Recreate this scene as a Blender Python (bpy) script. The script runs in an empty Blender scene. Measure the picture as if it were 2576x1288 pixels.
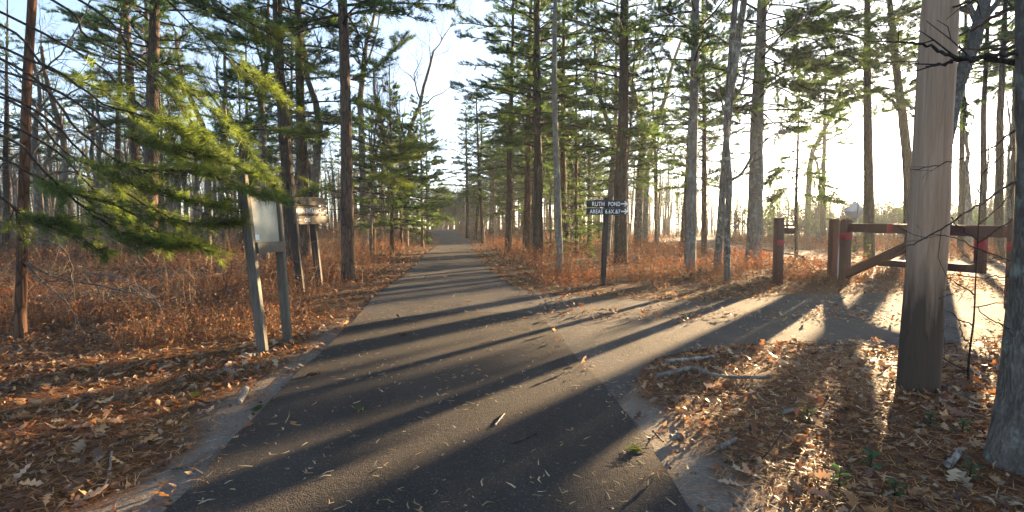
import bpy, bmesh, math
import numpy as np
from mathutils import Vector, Matrix, Quaternion

# ------------------------------------------------------------------ camera, sky, sun, exposure
CAMH = 1.4
F = 1250.0                                   # focal length in pixels of a 2576 px wide frame
TH = math.atan(69 / F)                       # camera looks slightly down
SUN_AZ, SUN_EL = math.radians(40.0), math.radians(6.0)
scene = bpy.context.scene
col = scene.collection
cam = bpy.data.cameras.new('camera')
cam.sensor_width = 36.0
cam.lens = 36.0 * F / 2576
cam.clip_start = 0.05
cam.clip_end = 3000
camo = bpy.data.objects.new('camera', cam)
camo.location = (0, 0, CAMH)
camo.rotation_euler = (math.pi / 2 - TH, 0, 0)
col.objects.link(camo)
scene.camera = camo

w = bpy.data.worlds.new('World')
scene.world = w
w.use_nodes = True
wn = w.node_tree
sky = wn.nodes.new('ShaderNodeTexSky')
sky.sky_type = 'NISHITA'
sky.sun_disc = False
sky.sun_elevation = SUN_EL
sky.sun_rotation = SUN_AZ
sky.air_density = 0.7
sky.dust_density = 0.8
sky.ozone_density = 2.0
hs = wn.nodes.new('ShaderNodeHueSaturation')          # thin white overcast: paler than a clear sky
hs.inputs['Saturation'].default_value = 0.78
wn.links.new(sky.outputs[0], hs.inputs['Color'])
wn.links.new(hs.outputs[0], wn.nodes['Background'].inputs[0])
wn.nodes['Background'].inputs[1].default_value = 0.065

sl = bpy.data.lights.new('sun', 'SUN')
sl.energy = 5.0
sl.angle = math.radians(0.55)
sl.color = (1.0, 0.69, 0.37)
so = bpy.data.objects.new('sun', sl)
sd = Vector((math.sin(SUN_AZ) * math.cos(SUN_EL), math.cos(SUN_AZ) * math.cos(SUN_EL), math.sin(SUN_EL)))
so.rotation_euler = sd.to_track_quat('Z', 'Y').to_euler()
so.location = (30, 36, 20)
col.objects.link(so)

vs = scene.view_settings
vs.view_transform = 'Standard'
vs.look = 'None'
vs.gamma = 1.0
vs.use_curve_mapping = False
vs.exposure = 3.5
HAZE = 0.0006
scene.cycles.use_denoising = True
scene.cycles.max_bounces = 6
scene.cycles.diffuse_bounces = 3
scene.cycles.transmission_bounces = 3
scene.cycles.transparent_max_bounces = 6
scene.cycles.volume_bounces = 0
scene.cycles.sample_clamp_indirect = 6

# ------------------------------------------------------------------ helpers
rng = np.random.default_rng(7)
A = np.array

def ray(px, py):
    u = (px - 1288) / F
    v = (644 - py) / F
    return A([u, math.cos(TH) + v * math.sin(TH), -math.sin(TH) + v * math.cos(TH)])

def gp(px, py):
    d = ray(px, py)
    t = -CAMH / d[2]
    return A([d[0] * t, d[1] * t, 0.0])

def ad(px, py, Y):
    d = ray(px, py)
    t = Y / d[1]
    return A([d[0] * t, Y, CAMH + d[2] * t])

def ss(a, b, x):
    t = np.clip((np.asarray(x, float) - a) / (b - a), 0, 1)
    return t * t * (3 - 2 * t)

_perm = np.random.default_rng(99).random((256, 256))
def vnoise(x, y, seed=0):
    x = np.asarray(x, float) + seed * 17.13
    y = np.asarray(y, float) + seed * 31.7
    xi, yi = np.floor(x).astype(int), np.floor(y).astype(int)
    fx, fy = x - xi, y - yi
    fx, fy = fx * fx * (3 - 2 * fx), fy * fy * (3 - 2 * fy)
    g = lambda a, b: _perm[a % 256, b % 256]
    return (g(xi, yi) * (1 - fx) + g(xi + 1, yi) * fx) * (1 - fy) + (g(xi, yi + 1) * (1 - fx) + g(xi + 1, yi + 1) * fx) * fy

def norm(v):
    return v / np.maximum(np.linalg.norm(v, axis=-1, keepdims=True), 1e-9)

class MB:
    """collects vertices, triangles and quads (and a colour per vertex) for ONE mesh"""
    def __init__(s):
        s.v, s.t, s.q, s.c, s.n = [], [], [], [], 0
    def add(s, v, t=None, q=None, c=None):
        v = np.asarray(v, float).reshape(-1, 3)
        if t is not None and len(t): s.t.append(np.asarray(t, int).reshape(-1, 3) + s.n)
        if q is not None and len(q): s.q.append(np.asarray(q, int).reshape(-1, 4) + s.n)
        s.v.append(v)
        if c is None: c = np.ones((len(v), 3))
        s.c.append(np.broadcast_to(c, (len(v), 3)))
        s.n += len(v)
        return s
    def tubes(s, P, R, sides=6, cap=False, c=None):
        P = np.asarray(P, float); R = np.asarray(R, float)
        if P.ndim == 2: P, R = P[None], R[None]
        N, k = R.shape
        T = norm(np.gradient(P, axis=1))
        m = norm(P[:, -1] - P[:, 0])
        ref = np.where((np.abs(m[:, 2]) > .8)[:, None], A([1., 0, 0]), A([0., 0, 1]))[:, None, :]
        n1 = norm(np.cross(T, np.broadcast_to(ref, T.shape)))
        n2 = np.cross(T, n1)
        a = np.arange(sides) * 2 * np.pi / sides
        V = P[:, :, None] + R[:, :, None, None] * (np.cos(a)[:, None] * n1[:, :, None] + np.sin(a)[:, None] * n2[:, :, None])
        idx = np.arange(N * k * sides).reshape(N, k, sides)
        i0, i1 = idx[:, :-1], idx[:, 1:]
        q = np.stack([i0, np.roll(i0, -1, 2), np.roll(i1, -1, 2), i1], -1).reshape(-1, 4)
        t = None
        if cap:
            t = []
            for b in range(N):
                for ring, f in ((idx[b, 0], 1), (idx[b, -1], -1)):
                    for j in range(1, sides - 1):
                        t.append((ring[0], ring[j], ring[j + 1])[::f])
        cc = None if c is None else np.repeat(np.asarray(c).reshape(N, 3), k * sides, 0)
        return s.add(V, t=t, q=q, c=cc)
    def box(s, c, size, M=None):
        x, y, z = A(size) / 2
        v = A([(-x, -y, -z), (x, -y, -z), (x, y, -z), (-x, y, -z), (-x, -y, z), (x, -y, z), (x, y, z), (-x, y, z)])
        if M is not None: v = v @ np.asarray(M)[:3, :3].T
        return s.add(v + A(c), q=[(0, 3, 2, 1), (4, 5, 6, 7), (0, 1, 5, 4), (1, 2, 6, 5), (2, 3, 7, 6), (3, 0, 4, 7)])
    def mesh(s, name, mat, smooth=False, color=False):
        v = np.concatenate(s.v)
        t = np.concatenate(s.t) if s.t else np.zeros((0, 3), int)
        q = np.concatenate(s.q) if s.q else np.zeros((0, 4), int)
        me = bpy.data.meshes.new(name)
        me.vertices.add(len(v)); me.vertices.foreach_set('co', v.astype('f4').ravel())
        nl = t.size + q.size
        me.loops.add(nl)
        me.loops.foreach_set('vertex_index', np.concatenate([t.ravel(), q.ravel()]).astype('i4'))
        me.polygons.add(len(t) + len(q))
        st = np.concatenate([np.arange(len(t)) * 3, t.size + np.arange(len(q)) * 4]).astype('i4')
        me.polygons.foreach_set('loop_start', st)
        if smooth: me.polygons.foreach_set('use_smooth', np.ones(len(st), bool))
        if color:
            at = me.color_attributes.new('tint', 'FLOAT_COLOR', 'POINT')
            c = np.concatenate(s.c)
            at.data.foreach_set('color', np.concatenate([c, np.ones((len(c), 1))], 1).astype('f4').ravel())
        me.update(calc_edges=True)
        if mat: me.materials.append(mat)
        return me
    def build(s, name, mat, parent=None, smooth=False, color=False):
        return link(name, s.mesh(name, mat, smooth, color), parent)

def link(name, data, parent=None, loc=(0, 0, 0)):
    o = bpy.data.objects.new(name, data)
    col.objects.link(o)
    o.location = loc
    if parent is not None: o.parent = parent
    if name in ('limbs', 'crown', 'twigs', 'needles'): o['kind'] = 'stuff'
    return o

def tag(o, label=None, cat=None, group=None, kind=None):
    if label: o['label'] = label
    if cat: o['category'] = cat
    if group: o['group'] = group
    if kind: o['kind'] = kind
    return o

def thing(name, label, cat, loc=(0, 0, 0), rz=0, group=None):
    o = link(name, None, None, tuple(map(float, loc)))
    o.rotation_euler = (0, 0, rz)
    o.empty_display_size = .2
    return tag(o, label, cat, group)

def bevel(o, wd=.006, seg=2):
    m = o.modifiers.new('bevel', 'BEVEL')
    m.width = wd; m.segments = seg; m.limit_method = 'ANGLE'
    return o

# ------------------------------------------------------------------ materials
def nodes(name):
    m = bpy.data.materials.new(name)
    m.use_nodes = True
    nt = m.node_tree
    return m, nt, nt.nodes['Principled BSDF']

def N(nt, kind, **kw):
    n = nt.nodes.new('ShaderNode' + kind)
    for k, v in kw.items():
        if k in n.inputs: n.inputs[k].default_value = v
        else: setattr(n, k, v)
    return n

def ramp(nt, fac, stops):
    r = nt.nodes.new('ShaderNodeValToRGB')
    e = r.color_ramp.elements
    while len(e) < len(stops): e.new(.5)
    for el, (p, c) in zip(e, stops):
        el.position = p
        el.color = (*c, 1) if len(c) == 3 else c
    nt.links.new(fac, r.inputs[0])
    return r.outputs[0]

def mix(nt, fac, a, b, blend='MIX'):
    n = nt.nodes.new('ShaderNodeMix')
    n.data_type = 'RGBA'; n.blend_type = blend
    for sock, val in ((n.inputs[0], fac), (n.inputs[6], a), (n.inputs[7], b)):
        if hasattr(val, 'is_linked'): nt.links.new(val, sock)
        elif isinstance(val, (int, float)): sock.default_value = val
        else: sock.default_value = (*val, 1)
    return n.outputs[2]

def coords(nt, scale=(1, 1, 1), which='Object'):
    tc = nt.nodes.new('ShaderNodeTexCoord')
    mp = nt.nodes.new('ShaderNodeMapping')
    mp.inputs['Scale'].default_value = scale
    nt.links.new(tc.outputs[which], mp.inputs[0])
    return mp.outputs[0]

def bump(nt, p, h, strength, dist):
    b = N(nt, 'Bump', Strength=strength, Distance=dist)
    nt.links.new(h, b.inputs['Height'])
    nt.links.new(b.outputs[0], p.inputs['Normal'])

def noise(nt, vec, scale, detail=4, rough=.6):
    n = N(nt, 'TexNoise', Scale=scale, Detail=detail, Roughness=rough)
    nt.links.new(vec, n.inputs['Vector'])
    return n.outputs['Fac']

def voro(nt, vec, scale, feature='F1'):
    n = N(nt, 'TexVoronoi', Scale=scale, feature=feature)
    nt.links.new(vec, n.inputs['Vector'])
    return n

def mat_bark(name, dark, mid, light, lichen=None, vscale=.18, freq=9, rough=.9, bs=.9, crk=.35):
    m, nt, p = nodes(name)
    v = coords(nt, (1, 1, vscale))
    n1 = noise(nt, v, freq, 5, .65)
    vo = voro(nt, v, freq * 1.7, 'DISTANCE_TO_EDGE').outputs['Distance']
    c = ramp(nt, n1, [(.28, dark), (.5, mid), (.75, light)])
    crack = ramp(nt, vo, [(.0, (crk,) * 3), (.12, (1,) * 3)])
    c = mix(nt, 1.0, c, crack, 'MULTIPLY')
    big = noise(nt, coords(nt, (1, 1, .5)), 1.3, 3)
    c = mix(nt, ramp(nt, big, [(.4, (0,) * 3), (.7, (.5,) * 3)]), c, dark)
    if lichen:
        l = noise(nt, coords(nt), 5.0, 6, .7)
        c = mix(nt, ramp(nt, l, [(.53, (0,) * 3), (.62, (.8,) * 3)]), c, lichen)
    nt.links.new(c, p.inputs['Base Color'])
    p.inputs['Roughness'].default_value = rough
    p.inputs['Specular IOR Level'].default_value = .2
    add = N(nt, 'Math', operation='MULTIPLY_ADD')
    nt.links.new(vo, add.inputs[0]); add.inputs[1].default_value = 1.5
    nt.links.new(n1, add.inputs[2])
    bump(nt, p, add.outputs[0], bs, .03)
    return m

BARK_PINE = mat_bark('bark_pine', (.035, .024, .019), (.085, .058, .044), (.15, .105, .078))
BARK_RED = mat_bark('bark_red_pine', (.04, .022, .015), (.11, .058, .036), (.19, .105, .065))
BARK_OAK = mat_bark('bark_oak', (.05, .042, .035), (.12, .102, .086), (.21, .185, .155), (.24, .25, .21))
BARK_PALE = mat_bark('bark_pale', (.075, .063, .053), (.145, .125, .106), (.235, .21, .18), (.21, .225, .185), .22, 13, .85, .5, .72)
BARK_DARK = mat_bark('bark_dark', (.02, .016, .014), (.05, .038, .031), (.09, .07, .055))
BARK_EDGE = mat_bark('bark_grey_lichened', (.05, .042, .034), (.105, .088, .072), (.17, .15, .125), (.19, .205, .165), .3, 24, .9, .6, .85)
TWIG = mat_bark('twig_grey', (.06, .05, .042), (.11, .092, .075), (.17, .14, .115), None, .5, 14, .85, .3)
TWIG_DARK = mat_bark('twig_dark', (.018, .014, .012), (.038, .030, .024), (.065, .052, .04), None, .5, 14, .85, .3)
BIRCH = mat_bark('birch_bark', (.09, .075, .065), (.26, .23, .20), (.40, .37, .33), (.10, .11, .085), 1.0, 9, .75, .3)

def mat_leafy(name, base, trans, tfac=.45, vary=.35, rough=.55, spec=.4):
    """thin leaf or needle: diffuse and gloss on the lit side, light coming through from behind"""
    m, nt, p = nodes(name)
    at = N(nt, 'Attribute', attribute_name='tint')
    nz = noise(nt, coords(nt), 3.0, 2)
    k = ramp(nt, nz, [(.3, (1 - vary,) * 3), (.7, (1 + vary,) * 3)])
    b = mix(nt, 1.0, mix(nt, 1.0, at.outputs['Color'], base, 'MULTIPLY'), k, 'MULTIPLY')
    t = mix(nt, 1.0, mix(nt, 1.0, at.outputs['Color'], trans, 'MULTIPLY'), k, 'MULTIPLY')
    nt.links.new(b, p.inputs['Base Color'])
    p.inputs['Roughness'].default_value = rough
    p.inputs['Specular IOR Level'].default_value = spec
    tr = N(nt, 'BsdfTranslucent')
    nt.links.new(t, tr.inputs['Color'])
    ms = N(nt, 'MixShader'); ms.inputs[0].default_value = tfac
    nt.links.new(p.outputs[0], ms.inputs[1]); nt.links.new(tr.outputs[0], ms.inputs[2])
    nt.links.new(ms.outputs[0], nt.nodes['Material Output'].inputs['Surface'])
    return m

NEEDLE = mat_leafy('pine_needles', (.026, .060, .026), (.10, .18, .028), .42, .4, .5, .25)
NEEDLE_NEAR = mat_leafy('pine_needles_fresh', (.045, .082, .022), (.17, .235, .03), .45, .5, .45, .3)
LEAF = mat_leafy('dry_leaves', (1, 1, 1), (1.05, .82, .55), .3, .3, .6, .35)
STEM = mat_leafy('dry_stems', (1, 1, 1), (1.0, .8, .6), .35, .2, .7, .2)

def mat_asphalt(name, c0, c1, c2, stain):
    m, nt, p = nodes(name)
    v = coords(nt)
    sp = voro(nt, v, 150).outputs['Color']
    sep = N(nt, 'SeparateColor'); nt.links.new(sp, sep.inputs[0])
    c = ramp(nt, sep.outputs[0], [(0, c0), (.55, c1), (.92, c1), (1, c2)])
    big = noise(nt, v, .9, 5, .65)
    c = mix(nt, ramp(nt, big, [(.35, (0,) * 3), (.75, (.55,) * 3)]), c, stain)
    c = mix(nt, 1.0, c, ramp(nt, noise(nt, coords(nt, (1, .35, 1)), 1.7, 6, .7), [(.3, (.72,) * 3), (.7, (1.22,) * 3)]), 'MULTIPLY')
    nt.links.new(c, p.inputs['Base Color'])
    p.inputs['Roughness'].default_value = .95
    p.inputs['Specular IOR Level'].default_value = .12
    h = N(nt, 'Math', operation='ADD')
    nt.links.new(noise(nt, v, 120, 2), h.inputs[0])
    nt.links.new(noise(nt, v, 30, 3), h.inputs[1])
    bump(nt, p, h.outputs[0], 1.0, .012)
    return m

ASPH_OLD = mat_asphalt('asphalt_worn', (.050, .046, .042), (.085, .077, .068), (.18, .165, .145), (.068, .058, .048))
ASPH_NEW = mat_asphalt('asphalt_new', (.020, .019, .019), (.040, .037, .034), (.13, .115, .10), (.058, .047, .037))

m, nt, p = nodes('forest_floor')
v = coords(nt)
c = ramp(nt, noise(nt, v, 14, 6, .7), [(.3, (.04, .02, .011)), (.5, (.12, .056, .024)), (.68, (.22, .115, .05))])
c = mix(nt, ramp(nt, noise(nt, v, .8, 4), [(.4, (0,) * 3), (.6, (.6,) * 3)]), c, (.075, .04, .022))
at = N(nt, 'Attribute', attribute_name='tint')
sep = N(nt, 'SeparateColor'); nt.links.new(at.outputs['Color'], sep.inputs[0])
sand = ramp(nt, noise(nt, v, 45, 5, .7), [(.3, (.11, .095, .076)), (.55, (.19, .165, .135)), (.75, (.29, .26, .215))])
c = mix(nt, sep.outputs[0], c, sand)
nt.links.new(c, p.inputs['Base Color'])
p.inputs['Roughness'].default_value = .95
p.inputs['Specular IOR Level'].default_value = .15
bump(nt, p, noise(nt, v, 40, 5, .7), .8, .03)
FLOOR = m

def mat_wood(name, dark, light, grain=(14, 14, 1.2), rough=.75, bs=.35):
    m, nt, p = nodes(name)
    v = coords(nt, grain)
    n1 = noise(nt, v, 4, 5, .65)
    c = ramp(nt, n1, [(.3, dark), (.7, light)])
    c = mix(nt, ramp(nt, noise(nt, coords(nt), 3, 4), [(.4, (0,) * 3), (.7, (.45,) * 3)]), c, dark)
    nt.links.new(c, p.inputs['Base Color'])
    p.inputs['Roughness'].default_value = rough
    p.inputs['Specular IOR Level'].default_value = .3
    bump(nt, p, n1, bs, .01)
    return m

WOOD_GREY = mat_wood('weathered_grey_wood', (.060, .052, .042), (.135, .122, .10))
WOOD_DARK = mat_wood('dark_brown_post', (.014, .011, .010), (.034, .026, .022))
PLANK = mat_wood('brown_sign_plank', (.058, .042, .027), (.11, .08, .051), (1.2, 14, 14), .65, .1)
PLANK_DK = mat_wood('black_sign_plank', (.011, .011, .014), (.022, .022, .027), (1.2, 14, 14), .5, .15)
POST_BLK = mat_wood('black_post', (.012, .011, .012), (.028, .025, .025))
GATE = mat_wood('gate_brown_paint', (.045, .018, .015), (.085, .033, .026), (6, 6, 6), .6, .15)

def mat_plain(name, c, rough=.6, metal=0, vary=.15, nscale=20):
    m, nt, p = nodes(name)
    n1 = noise(nt, coords(nt), nscale, 4)
    cc = ramp(nt, n1, [(.3, tuple(x * (1 - vary) for x in c)), (.7, tuple(min(1, x * (1 + vary)) for x in c))])
    nt.links.new(cc, p.inputs['Base Color'])
    p.inputs['Roughness'].default_value = rough
    p.inputs['Metallic'].default_value = metal
    return m

WHITE = mat_plain('white_lettering', (.72, .72, .70), .6, 0, .1)
TAPE = mat_plain('red_reflective_tape', (.21, .006, .012), .55, 0, .25)
STEEL = mat_plain('galvanised_steel', (.35, .35, .34), .45, .8, .2)
ALU = mat_plain('sign_back_aluminium', (.55, .56, .57), .5, .5, .06)
STONE = mat_plain('grey_stone', (.28, .26, .23), .9, 0, .4, 30)
BLUEW = mat_plain('pale_blue_sign', (.45, .55, .62), .6, 0, .08)

# utility pole: grey weathered above, dark creosote stain at the foot
m, nt, p = nodes('utility_pole_wood')
v = coords(nt, (9, 9, .5))
n1 = noise(nt, v, 3.5, 6, .7)
c = ramp(nt, n1, [(.25, (.22, .145, .09)), (.5, (.285, .195, .13)), (.75, (.35, .26, .185))])
tc = N(nt, 'TexCoord'); sx = N(nt, 'SeparateXYZ'); nt.links.new(tc.outputs['Object'], sx.inputs[0])
st = noise(nt, coords(nt, (11, 11, .8)), 1.3, 5, .65)
ad1 = N(nt, 'Math', operation='MULTIPLY_ADD'); nt.links.new(st, ad1.inputs[0]); ad1.inputs[1].default_value = -1.3
nt.links.new(sx.outputs[2], ad1.inputs[2])
f = ramp(nt, ad1.outputs[0], [(0.0, (.90,) * 3), (.18, (.6,) * 3), (.62, (.0,) * 3)])
c = mix(nt, f, c, (.035, .025, .018))
cr = voro(nt, coords(nt, (16, 16, .35)), 1.5, 'DISTANCE_TO_EDGE').outputs['Distance']
c = mix(nt, 1.0, c, ramp(nt, cr, [(0, (.75,) * 3), (.03, (1,) * 3)]), 'MULTIPLY')
nt.links.new(c, p.inputs['Base Color'])
p.inputs['Roughness'].default_value = .8
p.inputs['Specular IOR Level'].default_value = .25
bump(nt, p, n1, .25, .008)
POLE = m

m, nt, p = nodes('cloudy_board_panel')
v = coords(nt)
c = ramp(nt, noise(nt, v, 4, 5, .6), [(.3, (.19, .215, .18)), (.5, (.30, .315, .26)), (.7, (.41, .40, .32))])
nt.links.new(c, p.inputs['Base Color'])
p.inputs['Roughness'].default_value = .33
p.inputs['Specular IOR Level'].default_value = .5
PANEL = m

# ------------------------------------------------------------------ terrain, trail, roads
def terrain(x, y):
    x = np.asarray(x, float); y = np.asarray(y, float)
    return 1.12 * ss(40, 70, y) * (1 - ss(3, 12, x))

L_px = [(430, 1288), (540, 1165), (650, 1050), (760, 935), (845, 855), (881, 815), (960, 735), (1026, 686), (1055, 657), (1074, 636), (1098, 619)]
R_px = [(1735, 1288), (1640, 1142), (1548, 1012), (1500, 958), (1356, 797), (1270, 712), (1239, 685), (1202, 651), (1190, 636), (1183, 621)]
Le = [A([-1.95, -3.0]), A([-1.72, 0.6])] + [gp(*q)[:2] for q in L_px]
Re = [A([1.55, -3.0]), A([1.15, 0.6])] + [gp(*q)[:2] for q in R_px]
far_c = [(-5.31, 46.4), (-6.85, 55), (-8.9, 63.7), (-11.4, 78), (-16.5, 98), (-26, 125)]
for i, (x, y) in enumerate(far_c):
    Le.append(A([x - 1.30, y])); Re.append(A([x + 1.30, y]))
Le, Re = A(Le), A(Re)

def resamp(P, n):
    P = np.asarray(P, float)
    # Catmull-Rom through the points
    Q = np.vstack([2 * P[0] - P[1], P, 2 * P[-1] - P[-2]])
    out = []
    for i in range(1, len(Q) - 2):
        p0, p1, p2, p3 = Q[i - 1], Q[i], Q[i + 1], Q[i + 2]
        for t in np.linspace(0, 1, n, endpoint=False):
            out.append(.5 * ((2 * p1) + (-p0 + p2) * t + (2 * p0 - 5 * p1 + 4 * p2 - p3) * t * t + (-p0 + 3 * p1 - 3 * p2 + p3) * t ** 3))
    out.append(Q[-2])
    return A(out)

Ls, Rs = resamp(Le, 7), resamp(Re, 7)
def by_y(P, ys):
    o = np.argsort(P[:, 1])
    return np.interp(ys, P[o, 1], P[o, 0])
ty = np.concatenate([np.arange(-3, 14, .25), np.arange(14, 46, .6), np.arange(46, 125, 1.5)])
tl, tr_ = by_y(Ls, ty), by_y(Rs, ty)

def edge_jit(y, s):
    return .06 * (vnoise(y * 3, y * 0, s) - .5) + .035 * (vnoise(y * 11, y * 0, s + 3) - .5)

def strip(ys, xl, xr, zoff, nx=6):
    xl = xl + edge_jit(ys, 1); xr = xr + edge_jit(ys, 2)
    u = np.linspace(0, 1, nx)
    X = xl[:, None] * (1 - u) + xr[:, None] * u
    Y = np.repeat(ys[:, None], nx, 1)
    Z = terrain(X, Y) + zoff
    idx = np.arange(X.size).reshape(X.shape)
    q = np.stack([idx[:-1, :-1], idx[:-1, 1:], idx[1:, 1:], idx[1:, :-1]], -1).reshape(-1, 4)
    return MB().add(np.stack([X, Y, Z], -1), q=q)

o = strip(ty, tl, tr_, .018).build('trail', ASPH_OLD, smooth=True)
tag(o, 'worn grey asphalt trail running into the woods', kind='structure')

def in_poly(x, y, poly):
    x = np.asarray(x); y = np.asarray(y)
    ins = np.zeros(x.shape, bool)
    j = len(poly) - 1
    for i in range(len(poly)):
        xi, yi = poly[i]; xj, yj = poly[j]
        c = ((yi > y) != (yj > y)) & (x < (xj - xi) * (y - yi) / (yj - yi + 1e-12) + xi)
        ins ^= c
        j = i
    return ins

def poly_sheet(pts, z, name, mat):
    bm = bmesh.new()
    vs_ = [bm.verts.new((p[0], p[1], z)) for p in pts]
    f = bm.faces.new(vs_)
    bmesh.ops.triangulate(bm, faces=[f])
    me = bpy.data.meshes.new(name); bm.to_mesh(me); bm.free()
    if me.polygons[0].normal.z < 0: me.flip_normals()
    me.materials.append(mat)
    return link(name, me)

def rough_line(P, step=.12, amp=.05, seed=0):
    P = np.asarray(P, float)
    d = np.concatenate([[0], np.cumsum(np.linalg.norm(np.diff(P, axis=0), axis=1))])
    s = np.arange(0, d[-1], step)
    Q = np.stack([np.interp(s, d, P[:, i]) for i in range(2)], 1)
    Q += amp * np.stack([vnoise(s * 5, s * 0, seed) - .5, vnoise(s * 5, s * 0, seed + 5) - .5], 1)
    return Q

# newer dark asphalt laid over the near end of the trail
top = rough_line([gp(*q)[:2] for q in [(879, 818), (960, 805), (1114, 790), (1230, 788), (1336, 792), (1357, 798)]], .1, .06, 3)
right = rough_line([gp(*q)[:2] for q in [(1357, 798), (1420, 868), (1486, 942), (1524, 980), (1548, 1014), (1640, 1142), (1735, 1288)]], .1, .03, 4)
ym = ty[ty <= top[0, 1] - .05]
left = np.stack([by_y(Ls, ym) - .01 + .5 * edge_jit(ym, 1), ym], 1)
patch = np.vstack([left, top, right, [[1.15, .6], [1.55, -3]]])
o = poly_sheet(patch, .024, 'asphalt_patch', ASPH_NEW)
tag(o, 'newer dark asphalt at the near end of the trail', kind='structure')

# side road: from the trail through the gate to the main road
up = [(1239, 684), (1272, 712), (1300, 726), (1375, 741), (1480, 749), (1600, 754), (1750, 760), (1900, 752), (2000, 744), (2130, 741), (2280, 738)]
lo = [(2576, 838), (2380, 868), (2260, 872), (2100, 868), (1990, 862), (1860, 868), (1780, 877), (1700, 890), (1645, 908), (1600, 952), (1556, 1010)]
upg = [gp(*q)[:2] for q in up] + [A([11.5, 11.0]), A([13.4, 12.6])]
log_ = [A([13.4, 4.2]), A([10.5, 6.2])] + [gp(*q)[:2] for q in lo]
side = np.vstack([rough_line(upg, .15, .12, 7), rough_line(log_, .15, .10, 8), [gp(1440, 990)[:2]], [gp(1260, 760)[:2]]])
o = poly_sheet(side, .012, 'side_road', ASPH_OLD)
tag(o, 'grey asphalt side road passing under the gate', kind='structure')

def main_x(y):
    return 15.9 + .011 * np.maximum(np.asarray(y, float) - 38, 0) ** 2
my = np.arange(-25, 95, 1.5)
o = strip(my, main_x(my) - 2.7, main_x(my) + 2.7, .016, 4).build('main_road', ASPH_OLD, smooth=True)
tag(o, 'grey paved road beyond the gate', kind='structure')

trail_poly = np.vstack([np.stack([tl, ty], 1), np.stack([tr_, ty], 1)[::-1]])
main_poly = np.vstack([np.stack([main_x(my) - 2.7, my], 1), np.stack([main_x(my) + 2.7, my], 1)[::-1]])
def on_road(x, y):
    return in_poly(x, y, trail_poly) | in_poly(x, y, side) | in_poly(x, y, main_poly)

def seg_dist(x, y, P):
    best = np.full(np.shape(x), 1e9)
    for a, b in zip(P[:-1], P[1:]):
        ab = b - a
        t = np.clip(((x - a[0]) * ab[0] + (y - a[1]) * ab[1]) / (ab @ ab + 1e-12), 0, 1)
        best = np.minimum(best, np.hypot(x - a[0] - t * ab[0], y - a[1] - t * ab[1]))
    return best
tedge = np.vstack([Ls[:90:2]]), np.vstack([Rs[:50:2]])
def sand_mask(x, y):
    """bare sandy verge along the near trail edges"""
    d = np.minimum(seg_dist(x, y, tedge[0]), seg_dist(x, y, tedge[1]) + .02)
    wv = .12 + .38 * vnoise(x * 1.1, y * 1.1, 11) + .2 * vnoise(x * 4, y * 4, 12)
    s = 1 - ss(wv * .55, wv * 1.25, d)
    return s * (1 - ss(5.5, 9.5, y))
def road_dist(x, y):
    return np.minimum.reduce([seg_dist(x, y, Ls[::3]), seg_dist(x, y, Rs[::3]), seg_dist(x, y, side[::4]), np.abs(np.abs(x - main_x(y)) - 2.7)])

def spread(lo_, hi, step, far, g=1.18):
    c = list(np.arange(lo_, hi, step)); s = step
    while c[-1] < far[1]: s *= g; c.append(c[-1] + s)
    s = step; b = [c[0]]
    while b[-1] > far[0]: s *= g; b.append(b[-1] - s)
    return A(b[:0:-1] + c)
gx, gy = spread(-9, 10, .16, (-600, 600), 1.14), spread(1, 15, .16, (-60, 700), 1.12)
X, Y = np.meshgrid(gx, gy)
Z = terrain(X, Y)
onr = on_road(X, Y); rd = road_dist(X, Y)
bumpm = np.where(onr, 0, ss(.15, 1.6, rd))
Z = Z + bumpm * (.10 * (vnoise(X * .5, Y * .5, 1) - .35) + .05 * (vnoise(X * 2.1, Y * 2.1, 2) - .5)) - .0
def ground_z(x, y):
    b = np.where(on_road(x, y), 0, ss(.15, 1.6, road_dist(x, y)))
    return terrain(x, y) + b * (.10 * (vnoise(x * .5, y * .5, 1) - .35) + .05 * (vnoise(x * 2.1, y * 2.1, 2) - .5))
idx = np.arange(X.size).reshape(X.shape)
q = np.stack([idx[:-1, :-1], idx[:-1, 1:], idx[1:, 1:], idx[1:, :-1]], -1).reshape(-1, 4)
sm = sand_mask(X, Y)
g = MB().add(np.stack([X, Y, Z], -1), q=q, c=np.repeat(sm.reshape(-1, 1), 3, 1))
tag(g.build('ground', FLOOR, smooth=True, color=True), 'brown forest floor with sandy verges', kind='structure')

# ------------------------------------------------------------------ signs
def text_mesh(s, size, depth, mat, name='lettering'):
    cu = bpy.data.curves.new(name, 'FONT')
    cu.body = s; cu.size = size; cu.extrude = depth; cu.align_x = 'LEFT'; cu.align_y = 'BOTTOM_BASELINE'
    cu.space_character = 1.08
    cu.offset = .010
    o = bpy.data.objects.new(name, cu); col.objects.link(o)
    dg = bpy.context.evaluated_depsgraph_get(); dg.update()
    me = bpy.data.meshes.new_from_object(o.evaluated_get(dg))
    bpy.data.objects.remove(o); bpy.data.curves.remove(cu)
    me.name = name
    me.materials.clear(); me.materials.append(mat)
    return me

def fit_text(parent, s, x0, x1, z0, hgt, front, mat, rotz=0):
    """letters between x0 and x1 along the plank, cap height hgt, standing on its front face (local -y)"""
    me = text_mesh(s, 1.0, .0, mat)
    v = np.zeros(len(me.vertices) * 3); me.vertices.foreach_get('co', v); v = v.reshape(-1, 3)
    mn, mx = v.min(0), v.max(0)
    v = (v - [mn[0], 0, 0]) * [(x1 - x0) / (mx[0] - mn[0]), hgt / .73, 1]
    w2 = np.stack([v[:, 0] + x0, np.full(len(v), front - .002), v[:, 1] + z0], 1)
    me.vertices.foreach_set('co', w2.ravel()); me.update()
    return link('lettering', me, parent)

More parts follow.
